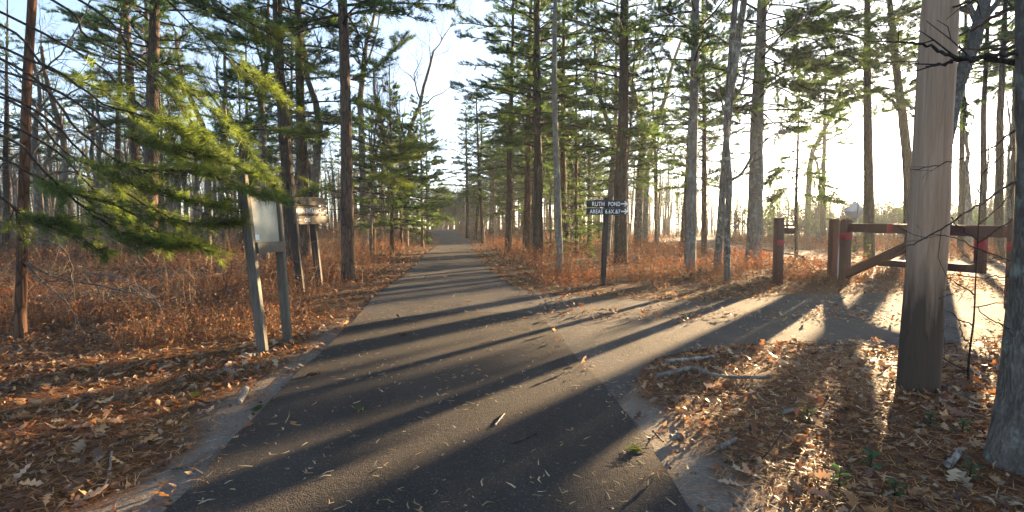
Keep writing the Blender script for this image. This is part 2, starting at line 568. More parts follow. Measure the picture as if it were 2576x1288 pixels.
def arrow(parent, x0, x1, z, hgt, front, mat, flip=False):
    m_ = MB(); y0, y1 = front - .004, front + .001
    t = hgt * .13
    s = -1 if flip else 1
    tip = x0 if flip else x1; tail = x1 if flip else x0
    def bar(a, b):
        a, b = A(a), A(b); d = (b - a) / np.linalg.norm(b - a); n = A([-d[1], d[0]]) * t
        c4 = [a - n, b - n, b + n, a + n]
        m_.add([(c_[0], y0, c_[1]) for c_ in c4] + [(c_[0], y1, c_[1]) for c_ in c4],
               q=[(0, 1, 2, 3), (7, 6, 5, 4), (0, 4, 5, 1), (1, 5, 6, 2), (2, 6, 7, 3), (3, 7, 4, 0)])
    hh = hgt * .5
    bar((tail, z), (tip - s * t * 1.6, z))
    bar((tip - s * hh * .95, z + hh), (tip, z - t * .4))
    y0 -= .0012
    bar((tip - s * hh * .95, z - hh), (tip, z + t * .4))
    return m_.build('arrow', mat, parent)

def post(parent, b, t, wd, mat, name='post', rz=0):
    b, t = A(b, float), A(t, float)
    c_, s_ = math.cos(rz) * wd / 2, math.sin(rz) * wd / 2
    cr = A([(-c_ + s_, -s_ - c_, 0), (c_ + s_, s_ - c_, 0), (c_ - s_, s_ + c_, 0), (-c_ - s_, -s_ + c_, 0)])
    n_ = 5
    v = np.concatenate([b + (t - b) * u + cr for u in np.linspace(0, 1, n_)])
    q = [(0, 3, 2, 1), tuple(4 * (n_ - 1) + i for i in range(4))]
    for k in range(n_ - 1):
        for i in range(4): q.append((4 * k + i, 4 * k + (i + 1) % 4, 4 * k + 4 + (i + 1) % 4, 4 * k + 4 + i))
    return bevel(MB().add(v, q=q).build(name, mat, parent, ), .006)

# trail information board on two grey posts
base = A([-2.79, 5.8, 0])
nb = A([-2.80, 5.55, 0]) - base; fb = A([-2.79, 6.13, 0]) - base
nt_ = A([-2.985, 5.53, 2.0]) - base; ft = A([-2.91, 6.13, 2.0]) - base
ib = thing('information_board', 'weathered grey two-post information board with cloudy panel beside the trail', 'board', base)
post(ib, nb - [0, 0, .15], nt_, .095, WOOD_GREY, rz=.12)
post(ib, fb - [0, 0, .15], ft, .095, WOOD_GREY, rz=.12)
def on_board(u, z):  # u 0..1 from near to far post
    a = nb + (nt_ - nb) * (z / 2.0); b_ = fb + (ft - fb) * (z / 2.0)
    return a + (b_ - a) * u
def slab(u0, u1, z0, z1, off, th, name, mat):
    v = []
    for dx in (off, off + th):
        for (u, z) in ((u0, z0), (u1, z0), (u1, z1), (u0, z1)):
            v.append(on_board(u, z) + [dx, 0, 0])
    return bevel(MB().add(v, q=[(0, 1, 2, 3), (7, 6, 5, 4), (0, 4, 5, 1), (1, 5, 6, 2), (2, 6, 7, 3), (3, 7, 4, 0)]).build(name, mat, ib), .003)
slab(.07, .92, 1.24, 1.80, .005, .02, 'map_panel', PANEL)
slab(.05, .97, 1.77, 1.885, .028, .035, 'top_rail', WOOD_GREY)
slab(.05, .99, 1.12, 1.245, .028, .035, 'bottom_rail', WOOD_GREY)
slab(.10, .22, 1.27, 1.33, .0265, .002, 'sticker', BLUEW)

# direction sign with three brown planks
sb = A([-4.49, 11.3, 0])
ms = thing('direction_sign', 'three-plank brown wooden direction sign reading MAIN ENTRANCE on two dark posts', 'sign', sb)
SH = A([.06, 0, 0])
p1b, p1t = gp(768, 742) - SH, A([-4.66, 10.6, 2.2]) - SH
p2b, p2t = gp(812, 722) - SH, A([-4.80, 12.0, 2.27]) - SH
post(ms, p1b - sb - [0, 0, .15], p1t - sb, .14, WOOD_DARK, rz=.10)
post(ms, p2b - sb - [0, 0, .15], p2t - sb, .14, WOOD_DARK, rz=.10)
yaw = math.atan2(12.3 - 10.45, -4.72 + 4.53)    # plank runs away from the camera
for k, (z0, z1) in enumerate(((1.955, 2.10), (1.765, 1.935), (1.57, 1.74))):
    zc = (z0 + z1) / 2
    a_ = ad((730, 732, 735)[k], (507, 529, 553)[k], 10.45); b_ = ad((817.5, 818.5, 820)[k], (508, 530, 552)[k], 12.3)
    h_ = (.155, .175, .175)[k]
    zc = (a_[2] + b_[2]) / 2
    cx = (a_ + b_) / 2 - sb; cx[2] = zc; cx[0] += .075
    pl = link('sign_plank', None, ms)
    ln = float(np.linalg.norm((b_ - a_)[:2]))
    bm = bmesh.new()
    # plank with rounded ends; the top one is arched
    pts2 = []
    for sx_, (u0, u1) in ((1, (-90, 0)), (1, (0, 90)), (-1, (90, 180)), (-1, (180, 270))):
        r_ = .035
        for an in np.linspace(math.radians(u0), math.radians(u1), 4):
            sz_ = 1 if 0 <= math.degrees(an) <= 180 and not (sx_ == 1 and u0 == -90) else -1
            sz_ = 1 if (u0 in (0, 90)) else -1
            pts2.append((sx_ * (ln / 2 - r_) + r_ * math.cos(an), sz_ * (h_ / 2 - r_) + r_ * math.sin(an)))
    if k == 0:
        tp = [(x_, h_ / 2 + .03 * (1 - (2 * x_ / ln) ** 2)) for x_ in np.linspace(ln / 2 - .08, -ln / 2 + .08, 9)]
        pts2 = pts2[:8] + tp + pts2[8:]
    if k == 2:
        bt = [(x_, -h_ / 2 - .015 * (1 - (2 * x_ / ln) ** 2)) for x_ in np.linspace(-ln / 2 + .08, ln / 2 - .08, 7)]
        pts2 = pts2 + bt
    fr = bm.faces.new([bm.verts.new((x_, 0, z_)) for x_, z_ in pts2])
    ex = bmesh.ops.extrude_face_region(bm, geom=[fr])
    bmesh.ops.translate(bm, verts=[e for e in ex['geom'] if isinstance(e, bmesh.types.BMVert)], vec=(0, .04, 0))
    bmesh.ops.recalc_face_normals(bm, faces=bm.faces)
    me = bpy.data.meshes.new('sign_plank'); bm.to_mesh(me); bm.free(); me.materials.append(PLANK)
    bpy.data.objects.remove(pl)
    pl = link('sign_plank', me, ms, tuple(cx))
    ang = math.atan2((b_ - a_)[1], (b_ - a_)[0])
    pl.rotation_euler = (0, math.asin((a_[2] - b_[2]) / ln) * 1.0, ang)
    # letters read left to right on the face towards the trail
    if k == 0: arrow(pl, ln * .40, ln * .475, .02, .07, 0, WHITE)
    if k == 1:
        fit_text(pl, 'MAIN ENTRANCE', -ln * .46, ln * .26, -.052, .10, 0, WHITE)
        arrow(pl, ln * .34, ln * .44, 0, .115, 0, WHITE)
    if k == 2:
        arrow(pl, -ln * .47, -ln * .36, 0, .07, 0, WHITE, True)
        fit_text(pl, 'OBE', -ln * .27, -ln * .10, -.045, .092, 0, WHITE)

# pond sign, two black planks on one post
pb = gp(1516, 717); D_ = pb[1]
pt = ad(1525.8, 498, D_)
ps = thing('trail_sign', 'black two-plank sign reading RUTH POND and AREAS on a single post', 'sign', pb)
post(ps, A([0, 0, -.15]), pt - pb, .118, POST_BLK)
for k, (y0, y1) in enumerate(((505, 521.5), (524, 540.5))):
    a_, b_ = ad(1473.5, y1, D_), ad(1577, y0, D_)
    c_ = (a_ + b_) / 2 - pb
    ln, h_ = b_[0] - a_[0], b_[2] - a_[2]
    pl = bevel(MB().box((0, 0, 0), (ln, .04, h_)).build('sign_plank', PLANK_DK, ps), .008, 3)
    pl.location = tuple(c_ + [0, -.082, 0])
    sc = lambda z: (z / 3.22 + 2300) * 2576 / 4096
    fx = lambda z: (sc(z) - 1525.25) / F * D_
    if k == 0:
        fit_text(pl, 'RUTH', fx(214), fx(369), -.052, .106, -.02, WHITE)
        fit_text(pl, 'POND', fx(420), fx(571), -.052, .106, -.02, WHITE)
    else:
        fit_text(pl, 'AREAS', fx(183), fx(346), -.048, .10, -.02, WHITE)
        fit_text(pl, '6.6X.&7', fx(380), fx(571), -.048, .10, -.02, WHITE)
    arrow(pl, fx(581), fx(657), 0, .12, -.02, WHITE)

# back of a diamond road sign across the main road
D_ = 28.0
sp = ad(2152, 637, D_); sp[2] = 0
rs = thing('road_sign', 'diamond-shaped road sign seen from its bare metal back on a thin post', 'sign', sp)
c_ = ad(2150, 531, D_) - sp
hd = 27 / F * D_
r_ = .06
pts2 = []
for i, an0 in enumerate((0, 90, 180, 270)):
    cx, cz = [(hd - r_ * 1.3, 0), (0, hd - r_ * 1.3), (-hd + r_ * 1.3, 0), (0, -hd + r_ * 1.3)][i]
    for an in np.linspace(an0 - 45, an0 + 45, 5):
        pts2.append((cx + r_ * math.cos(math.radians(an)), cz + r_ * math.sin(math.radians(an))))
n_ = len(pts2)
mb = MB().add([(x_, -.004, z_) for x_, z_ in pts2] + [(x_, .004, z_) for x_, z_ in pts2],
              q=[(i, (i + 1) % n_, n_ + (i + 1) % n_, n_ + i) for i in range(n_)],
              t=[(0, i + 1, i) for i in range(1, n_ - 1)] + [(n_, n_ + i, n_ + i + 1) for i in range(1, n_ - 1)])
o = mb.build('sign_plate', ALU, rs); o.location = tuple(c_)
MB().box((.03, -.03, c_[2] / 2 + .28), (.055, .04, c_[2] + .75)).build('post', STEEL, rs)

# small pale blue board far back between the trunks
sp = gp(1337, 612)
bs_ = thing('notice_board', 'small pale blue board on a post far back among the trunks', 'sign', (sp[0], sp[1], float(terrain(sp[0], sp[1]))))
MB().box((0, 0, 1.32), (.42, .03, .75)).build('board', BLUEW, bs_)
MB().box((0, .04, .8), (.07, .05, 1.9)).build('post', WOOD_GREY, bs_)

# ------------------------------------------------------------------ gate
H0 = A([8.36, 12.45, 0]); H1 = A([8.68, 8.68, 0])
gdir = norm(H1 - H0); gn = A([-gdir[1], gdir[0], 0])
grz = math.atan2(gdir[1], gdir[0])
def gpt(s, z, off=0): return gdir * s + A([0, 0, z]) + gn * off
gt = thing('road_gate', 'long brown steel gate with diagonal brace and red tape across the side road', 'gate', H0)
def beam(parent, a, b, wd, hg, name, mat):
    """rectangular beam from a to b, wd across the gate plane, hg in it"""
    a, b = A(a), A(b); d = norm(b - a); L_ = np.linalg.norm(b - a)
    u = gn; w_ = norm(np.cross(d, u))
    v = [e + u * sx * wd / 2 + w_ * sz * hg / 2 for e in (a, b) for sx, sz in ((-1, -1), (1, -1), (1, 1), (-1, 1))]
    return bevel(MB().add(v, q=[(0, 1, 2, 3), (7, 6, 5, 4), (0, 4, 5, 1), (1, 5, 6, 2), (2, 6, 7, 3), (3, 7, 4, 0)]).build(name, mat, parent), .008)
beam(gt, gpt(0, .06), gpt(0, 1.62), .17, .20, 'hinge_stile', GATE)
beam(gt, gpt(.10, 1.425), gpt(3.72, 1.345), .10, .21, 'top_rail', GATE)
beam(gt, gpt(.05, .26), gpt(2.45, 1.31), .09, .20, 'diagonal_brace', GATE)
beam(gt, gpt(1.05, .62), gpt(3.26, .65), .085, .15, 'lower_rail', GATE)
beam(gt, gpt(3.31, .575), gpt(3.31, 1.27), .095, .17, 'end_stile', GATE)
o = beam(gt, gpt(1.27, 1.40), gpt(1.43, 1.396), .104, .214, 'tape_band', TAPE)
beam(gt, gpt(0, 1.12), gpt(0, 1.30), .174, .204, 'tape_band', TAPE)
beam(gt, gpt(3.31, 1.0), gpt(3.31, 1.2), .099, .174, 'tape_band', TAPE)
hp = thing('hinge_post', 'brown square steel gate post with a flat cap beside the hinge', 'post', H0 - gdir * .42)
beam(hp, A([0, 0, -.2]), A([0, 0, 1.63]), .17, .17, 'post', GATE)
P_ = A([[0, 0, .02], [0, 0, 1.6]]) + gdir * .22
MB().tubes(P_, A([.035, .035]), 12, True).build('hinge_rod', STEEL, hp, True)
beam(hp, A([0, 0, 1.642]) - gdir * .12, A([0, 0, 1.642]) + gdir * .56, .30, .016, 'cap_plate', GATE)
for s_, f_ in ((-.02, -.27), (.30, -.16), (.52, .22)):
    an = np.linspace(0, 2 * np.pi, 20, endpoint=False)
    c_ = gdir * s_ + gn * f_
    v = np.concatenate([np.stack([c_[0] + .13 * np.cos(an), c_[1] + .13 * np.sin(an), np.full(20, z)], 1) for z in (.02, .035)])
    MB().add(v, q=[(i, (i + 1) % 20, 20 + (i + 1) % 20, 20 + i) for i in range(20)], t=[(20, 20 + i, 21 + i) for i in range(1, 19)]).build('base_disc', STEEL, hp)
lp = thing('latch_post', 'brown square gate post at the right edge with a red tape band', 'post', H1 + gdir * .13)
beam(lp, A([0, 0, -.2]), A([0, 0, 1.58]), .18, .18, 'post', GATE)
beam(lp, A([0, 0, 1.02]), A([0, 0, 1.18]), .184, .184, 'tape_band', TAPE)
kb = gp(1956, 717)
kp = thing('keeper_post', 'short brown gate keeper post standing alone with a bracket and red band', 'post', kb)
beam(kp, A([0, 0, -.2]), A([-.01, 0, 1.66]), .17, .18, 'post', GATE)
beam(kp, A([-.003, 0, .98]), A([-.003, 0, 1.12]), .174, .184, 'tape_band', TAPE)
MB().box((.17, -.03, 1.345), (.36, .09, .15)).build('bracket', GATE, kp)
MB().box((.18, -.03, 1.478), (.38, .10, .035)).build('bracket_plate', GATE, kp)

# ------------------------------------------------------------------ utility pole
pb = gp(2308, 988); D_ = pb[1]
P_ = [pb - [0, 0, .3], pb, ad(2334, 600, D_), ad(2348, 300, D_), ad(2366, 0, D_)]
dv = P_[-1] - P_[-2]; dv = dv / dv[2]
P_.append(P_[-1] + dv * 5.5)
P_ = A(P_)
zz = np.linspace(P_[0, 2], P_[-1, 2], 60)
C_ = np.stack([np.interp(zz, P_[:, 2], P_[:, i]) for i in range(3)], 1)
R_ = np.interp(zz, [-.3, 0, 3.4, 9], [.150, .148, .121, .10])
up_ = tag(MB().tubes(C_ - pb, R_ * (1 + .015 * np.sin(zz * 5)), 32, True).build('utility_pole', POLE, smooth=True),
          'thick weathered wooden utility pole with a dark stained foot in front of the gate', 'pole')
up_.location = tuple(pb)

# ------------------------------------------------------------------ trees
def trunk_mesh(P, R, sides=14, bark=.07, seed=0, mat=None, ring=.22, flare=.45, fork=None):
    """tapered, slightly rugged trunk along the polyline P (relative to its base)"""
    P = np.asarray(P, float)
    d = np.concatenate([[0], np.cumsum(np.linalg.norm(np.diff(P, axis=0), axis=1))])
    n = max(8, int(d[-1] / ring))
    s = np.linspace(0, 1, n) ** 1.15 * d[-1]
    C = np.stack([np.interp(s, d, P[:, i]) for i in range(3)], 1)
    for _ in range(2):
        C[1:-1] = (C[:-2] + 2 * C[1:-1] + C[2:]) / 4
    amp = .012 * ss(.3, 2, s)
    C[:, 0] += amp * 4 * (vnoise(s * .5, s * 0, seed) - .5); C[:, 1] += amp * 4 * (vnoise(s * .5, s * 0, seed + 9) - .5)
    r = np.interp(s, d, R) * (1 + flare * np.exp(-s / .22))
    a = np.arange(sides) * 2 * np.pi / sides
    S, Aa = np.meshgrid(s, a, indexing='ij')
    rr = r[:, None] * (1 + bark * 2 * (vnoise(np.cos(Aa) * 2.2 + 9, S * 3 + np.sin(Aa) * 2.2, seed) - .5)
                       + bark * (vnoise(np.cos(Aa) * 6 + 9, S * 9 + np.sin(Aa) * 6, seed + 3) - .5)
                       + flare * .35 * np.exp(-S / .3) * np.sin(Aa * 4 + seed))
    V = C[:, None] + np.stack([rr * np.cos(Aa), rr * np.sin(Aa), np.zeros_like(rr)], -1)
    idx = np.arange(n * sides).reshape(n, sides)
    i0, i1 = idx[:-1], idx[1:]
    q = np.stack([i0, np.roll(i0, -1, 1), np.roll(i1, -1, 1), i1], -1).reshape(-1, 4)
    return MB().add(V, q=q).mesh('trunk', mat, True)

def blades(mb, C, D, n, ln, wd, spread, r, tint, vary=.25):
    """n thin needle blades at every tuft C pointing roughly along D"""
    M = len(C)
    d = norm(D[:, None] * 1.0 + r.normal(0, spread, (M, n, 3)))
    l = ln * r.uniform(.75, 1.2, (M, n, 1))
    c = C[:, None] + r.normal(0, ln * .12, (M, n, 3))
    pp = norm(np.cross(d, r.normal(0, 1, (M, n, 3)))) * wd / 2
    V = np.stack([c - pp, c + pp, c + d * l], 2).reshape(-1, 3)
    k = M * n
    cc = (tint * r.uniform(1 - vary, 1 + vary, (M, 1, 1)))
    cc = np.broadcast_to(cc, (M, n * 3, 3)).reshape(-1, 3)
    mb.add(V, t=np.arange(k * 3).reshape(k, 3), c=cc)

def bough(limb, needle, P, rad, r, nb=26, ln=.10, wd=.003, twig_step=.10, twig_len=.45, tint=A([1, 1, 1.]), u0=.35, tuft_gap=.10):
    """one pine branch along the polyline P with side twigs and needle tufts"""
    P = resamp(P, 6)
    P = P + r.normal(0, .006, P.shape)
    s = np.linspace(0, 1, len(P))
    limb.tubes(P, rad * (1 - .85 * s) + .002, 6)
    L_ = np.linalg.norm(np.diff(P, axis=0), axis=1).sum()
    m_ = max(3, int(L_ * (1 - u0) / twig_step))
    u = np.sort(r.uniform(u0, 1, m_))
    B = np.stack([np.interp(u, s, P[:, i]) for i in range(3)], 1)
    T = norm(np.stack([np.interp(u, s, np.gradient(P[:, i])) for i in range(3)], 1))
    sd_ = norm(np.cross(T, [0, 0, 1.]))
    sg = np.where(np.arange(m_) % 2, 1., -1.)[:, None]
    td = norm(T * r.uniform(.5, 1.1, (m_, 1)) + sd_ * sg * r.uniform(.5, 1., (m_, 1)) + [0, 0, 1] * r.normal(.05, .18, (m_, 1)))
    tl_ = twig_len * (1.15 - .75 * u)[:, None] * r.uniform(.5, 1.15, (m_, 1))
    Q = np.stack([B, B + td * tl_ * .5 + [0, 0, -.02], B + td * tl_ + [0, 0, .01]], 1)
    limb.tubes(Q, np.tile(A([.0045, .0035, .002]), (m_, 1)), 4)
    C, D = [], []
    for i in range(m_):
        k = max(2, int(tl_[i, 0] / tuft_gap))
        for f_ in np.linspace(.35, 1, k):
            C.append(B[i] + td[i] * tl_[i] * f_); D.append(td[i])
    C.append(P[-1]); D.append(T[-1])
    blades(needle, A(C), A(D), nb, ln, wd, .55, r, tint, .4)

def pine_proto(seed, H=17., zb=5.5, L=3.0, dz=.62, nb=13, ln=.15, wd=.013, miss=.2, dead=14, tint=A([1, 1, 1.]), low=True):
    """limbs and needles of a pine, trunk along z; returns two meshes"""
    r = np.random.default_rng(seed)
    limb, nd = MB(), MB()
    Pb, Rb, Q, Rq, C, D = [], [], [], [], [], []
    z = zb
    while z < H - .15:
        t = (z - zb) / (H - zb)
        n = r.integers(3, 6)
        a0 = r.uniform(0, 6.28)
        for j in range(n):
            if r.random() < miss: continue
            az = a0 + j * 6.28 / n + r.normal(0, .25)
            ln_ = L * (.45 + .75 * math.sin(min(1., t * 1.4 + .25) * math.pi * .5)) * (1 - t) ** .75 * r.uniform(.55, 1.2) + .2
            dirv = A([math.cos(az), math.sin(az), 0])
            u = np.linspace(0, 1, 6)
            rise, droop = r.uniform(-.05, .3) + .35 * t, r.uniform(.05, .35) * (1 - t)
            P = dirv * ln_ * u[:, None] + A([0, 0, 1]) * (z + r.normal(0, .1) + ln_ * (rise * u - droop * u ** 2))[:, None]
            P += r.normal(0, .02 * ln_, P.shape) * u[:, None]
            Pb.append(P); Rb.append((.011 * ln_ + .006) * (1 - .8 * u) + .003)
            m_ = int(ln_ / .17) + 2
            T = norm(np.gradient(P, axis=0))
            for uu in r.uniform(.28, 1, m_):
                i = min(4, int(uu * 5)); f_ = uu * 5 - i
                b = P[i] * (1 - f_) + P[i + 1] * f_
                sgn = r.choice([-1, 1])
                sd_ = norm(np.cross(T[i], [0, 0, 1.])) * sgn
                td = norm(T[i] * r.uniform(.5, 1.) + sd_ * r.uniform(.4, 1.) + [0, 0, r.normal(.12, .2)])
                tl_ = (.25 + .28 * ln_ * (1 - uu * .8)) * r.uniform(.5, 1.1)
                Q.append([b, b + td * tl_ * .5, b + td * tl_ + [0, 0, .03]]); Rq.append((.007, .005, .003))
                for f2 in np.arange(.35, 1.01, .13 / max(tl_, .2)):
                    C.append(b + td * tl_ * f2); D.append(td + [0, 0, .35])
        z += dz * r.uniform(.7, 1.3)
    if low:
        for _ in range(dead):          # dead bare branches under the crown
            z = r.uniform(zb * .3, zb * 1.05); az = r.uniform(0, 6.28); ln_ = r.uniform(.4, 1.9)
            u = np.linspace(0, 1, 6)
            P = A([math.cos(az), math.sin(az), 0]) * ln_ * u[:, None] + A([0, 0, 1]) * (z + ln_ * (r.uniform(-.2, .25) * u - .2 * u ** 2))[:, None]
            P += r.normal(0, .03 * ln_, P.shape) * u[:, None]
            Pb.append(P); Rb.append(.011 * (1 - .8 * u) + .003)
            for k in range(int(ln_ / .22)):
                uu = r.uniform(.3, 1); i = min(4, int(uu * 5)); b = P[i]
                td = norm(norm(P[-1] - P[0]) + r.normal(0, .6, 3)); tl_ = r.uniform(.15, .5)
                Q.append([b, b + td * tl_ * .5 + r.normal(0, .02, 3), b + td * tl_]); Rq.append((.005, .004, .0025))
    limb.tubes(A(Pb), A(Rb), 5)
    limb.tubes(A(Q), A(Rq), 3)
    C, D = A(C), norm(A(D))
    # darker inside? no: one tint with a little variation from tuft to tuft
    blades(nd, C, D, nb, ln, wd, .5, r, tint)
    return limb.mesh('limbs', TWIG_DARK), nd.mesh('crown', NEEDLE, color=True)

def oak_proto(seed, H=9., r0=.13, spread=.75, levels=4, kids=(6, 6, 5, 4), wig=.13, up=.25, mat=None):
    """bare crown of a broadleaf tree: leader and limbs from the origin upwards"""
    r = np.random.default_rng(seed)
    by = {0: ([], []), 1: ([], []), 2: ([], [])}
    K = 6
    def grow(p, d, ln_, rad, lv):
        u = np.linspace(0, 1, K)
        P = np.zeros((K, 3)); P[0] = p; dd = d.copy()
        for i in range(1, K):
            dd = norm(dd + r.normal(0, wig, 3) + A([0, 0, up * .16]))
            P[i] = P[i - 1] + dd * ln_ / (K - 1)
        R = rad * (1 - (.55 if lv == 0 else .75) * u)
        R = np.maximum(R, .0045)
        s = 0 if lv == 0 else (1 if lv <= 2 else 2)
        by[s][0].append(P); by[s][1].append(R)
        if lv >= levels: return
        n = max(2, int(kids[lv] * r.uniform(.75, 1.3)))
        for j in range(n):
            uu = r.uniform(.28 if lv else .12, 1.0) if j < n - 1 else 1.0
            i = min(K - 2, int(uu * (K - 1))); f_ = uu * (K - 1) - i
            b = P[i] * (1 - f_) + P[i + 1] * f_
            ax = norm(np.cross(norm(P[i + 1] - P[i]), r.normal(0, 1, 3)))
            dirn = norm(P[i + 1] - P[i])
            an = r.uniform(.4, 1.0) * (spread / .75) if j < n - 1 else r.uniform(.1, .4)
            nd_ = norm(dirn * math.cos(an) + ax * math.sin(an) + A([0, 0, up * .6 if lv < 2 else .05]))
            rr = rad * (1 - .6 * uu) * r.uniform(.4, .68)
            grow(b, nd_, ln_ * r.uniform(.42, .72) * (1.15 - .45 * uu), rr, lv + 1)
    grow(A([0, 0, -.05]), A([0, 0, 1.]), H * .52, r0, 0)
    mb = MB()
    for s, sides in ((0, 10), (1, 6), (2, 3)):
        if by[s][0]: mb.tubes(A(by[s][0]), A(by[s][1]), sides)
    return mb.mesh('crown', mat or TWIG, True)

PINES = [pine_proto(11, 17, 4.8, 3.3, dz=.5, nb=17, wd=.020, ln=.17), pine_proto(12, 18, 5.4, 3.0, dz=.5, miss=.25, nb=17, wd=.020, ln=.17), pine_proto(13, 16, 4.3, 3.0, dz=.55, nb=17, wd=.020, ln=.17, dead=20),
         pine_proto(14, 15, 6.8, 3.0, miss=.35, dz=.5, dead=26, nb=16, wd=.020, ln=.17)]
PINE_MID = [pine_proto(21, 10, 2.0, 2.5, dz=.40, dead=6, nb=24, wd=.02, miss=.1), pine_proto(22, 9, 1.6, 2.4, dz=.38, dead=4, nb=24, wd=.02, miss=.1)]
PINE_YOUNG = [pine_proto(31, 3.4, .35, 1.1, dz=.34, nb=14, ln=.13, wd=.009, miss=.05, dead=0, tint=A([1.25, 1.25, .9]), low=False)]
OAKS = [oak_proto(41), oak_proto(42, 10, .14, .85), oak_proto(43, 8, .11, .65), oak_proto(44, 9, .12, .95, wig=.2)]
SLIM = [oak_proto(51, 7, .055, .55, 3, (7, 5, 4), .08), oak_proto(52, 6, .05, .6, 3, (8, 5, 4), .1)]

def tree(name, label, P, R, crown, bark, group=None, crown_z=0., cs=1., limb_mat=None, sides=14, seed=0, crown_rot=0., flare=.45, bark_amp=.07):
    """P: world polyline of the trunk; crown: (limbs, needles) or a bare crown mesh placed on the trunk"""
    P = np.asarray(P, float)
    root = thing(name, label, 'tree', P[0], 0, group)
    Q = P - P[0]
    Q = np.vstack([Q[0] - [0, 0, .25], Q]); R = np.concatenate([[R[0]], R])
    link('trunk', trunk_mesh(Q, R, sides, bark_amp, seed, bark, flare=flare), root)
    zq = Q[:, 2]
    at_ = lambda z: A([np.interp(z, zq, Q[:, 0]), np.interp(z, zq, Q[:, 1]), z])
    if isinstance(crown, tuple):
        a_ = at_(3.0); b_ = at_(8.5); d = norm(b_ - a_)
        qt = Vector((0, 0, 1)).rotation_difference(Vector(d)) @ Quaternion((0, 0, 1), crown_rot)
        off = a_ - d * (a_[2] / d[2]) if d[2] > .3 else A([0, 0, 0])
        for nm, me in (('limbs', crown[0]), ('crown', crown[1])):
            c_ = link(nm, me, root, tuple(off + [0, 0, crown_z])); c_.rotation_mode = 'QUATERNION'; c_.rotation_quaternion = qt
            c_.scale = (cs,) * 3
    elif crown is not None:
        tp = Q[-1]; d = norm(Q[-1] - Q[-2])
        qt = Vector((0, 0, 1)).rotation_difference(Vector(d)) @ Quaternion((0, 0, 1), crown_rot)
        c_ = link('crown', crown, root, tuple(tp)); c_.rotation_mode = 'QUATERNION'; c_.rotation_quaternion = qt
        c_.scale = (cs,) * 3
    return root

def px_trunk(pts, wd, H, D=None, top_r=.4):
    """trunk polyline from pixels at the depth of its foot, carried on to height H; wd = width in px at foot"""
    b = gp(*pts[0]) if D is None else ad(pts[0][0], 575, D)
    D = b[1]
    b[2] = float(ground_z(A([b[0]]), A([D]))[0])
    P = [b] + [ad(x, y, D) for x, y in pts[1:]]
    dv = P[-1] - P[-2]
    dv = A([dv[0] / dv[2] * .6, (rng.random() - .5) * .04, 1.0])
    if P[-1][2] < H: P.append(P[-1] + dv * (H - P[-1][2]))
    else:
        while P[-2][2] >= H - .3: P.pop()
        P[-1] = P[-2] + (P[-1] - P[-2]) * (H - P[-2][2]) / (P[-1][2] - P[-2][2])
    P = A(P)
    r0 = wd / F * D / 2
    R = r0 * (1 - (1 - top_r) * (P[:, 2] - P[0, 2]) / (P[-1, 2] - P[0, 2]))
    return P, R

def matched(kind, label, pts, wd, H=16, bark=None, crown=0, cs=1., cz=0., D=None, top_r=None, rot=None, sides=14, flare=.45):
    P, R = px_trunk(pts, wd, H, D, top_r if top_r else (.25 if kind == 'pine' else .8))
    sd_ = int(pts[0][0])
    rot = rot if rot is not None else sd_ * .7
    if kind == 'pine':
        return tree('pine_tree', label, P, R, PINES[crown % 4] if crown is not None else None, bark or BARK_PINE, None, cz, cs, seed=sd_, crown_rot=rot, sides=sides, flare=flare)
    cr = None if crown is None else (OAKS + SLIM)[crown]
    base_r = (.13, .14, .11, .12, .055, .05)[crown] if crown is not None else 1
    return tree('oak_tree', label, P, R, cr, bark or BARK_OAK, None, 0, R[-1] / base_r * cs, seed=sd_, crown_rot=rot, sides=sides, flare=flare)

# left of the trail, from left to right
t1 = matched('pine', 'slim reddish pine trunk at the left edge with bare dead branches', [(50, 850), (62, 500), (68, 250), (80, 0)], 24, 11, BARK_RED, None)
matched('pine', 'tall pine left of the drooping boughs, slightly left of its dark neighbour', [(352, 652), (336, 330), (314, 0)], 27, 17, BARK_PINE, 1, D=24, cz=2.2)
matched('pine', 'thick dark pine whose sunlit foot shows under the drooping boughs', [(372, 676), (382, 330), (390, 0)], 37, 17, BARK_PINE, 0, D=19.5, cz=2.6)
matched('oak', 'thin bare tree with a sunlit lower trunk left of the information board', [(553, 632), (560, 350), (572, 60)], 15, 7, BARK_OAK, 2)
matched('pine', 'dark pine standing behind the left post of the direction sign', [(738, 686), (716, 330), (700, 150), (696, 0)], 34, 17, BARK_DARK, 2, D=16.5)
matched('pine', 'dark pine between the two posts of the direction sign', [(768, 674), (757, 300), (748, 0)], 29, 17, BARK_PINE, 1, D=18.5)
t7 = matched('pine', 'straight pine with a sunlit right edge just right of the direction sign', [(876, 710), (870, 300), (860, 0)], 33, 16, BARK_PINE, 3, cz=-.3)
matched('oak', 'pale pinkish trunk right of the straight sunlit pine', [(920, 634), (908, 320), (902, 120)], 18, 9, BARK_PALE, 0)
matched('oak', 'slender leaning oak at the left side of the trail, left one of a loose pair', [(957, 630), (965, 400), (985, 170)], 12, 6.5, BARK_OAK, 1, cs=1.15)
matched('oak', 'leaning oak whose forked top rises over the trail at left', [(1022, 622), (1018, 420), (1045, 180), (1062, 80)], 13, 8, BARK_OAK, 3, cs=1.1)
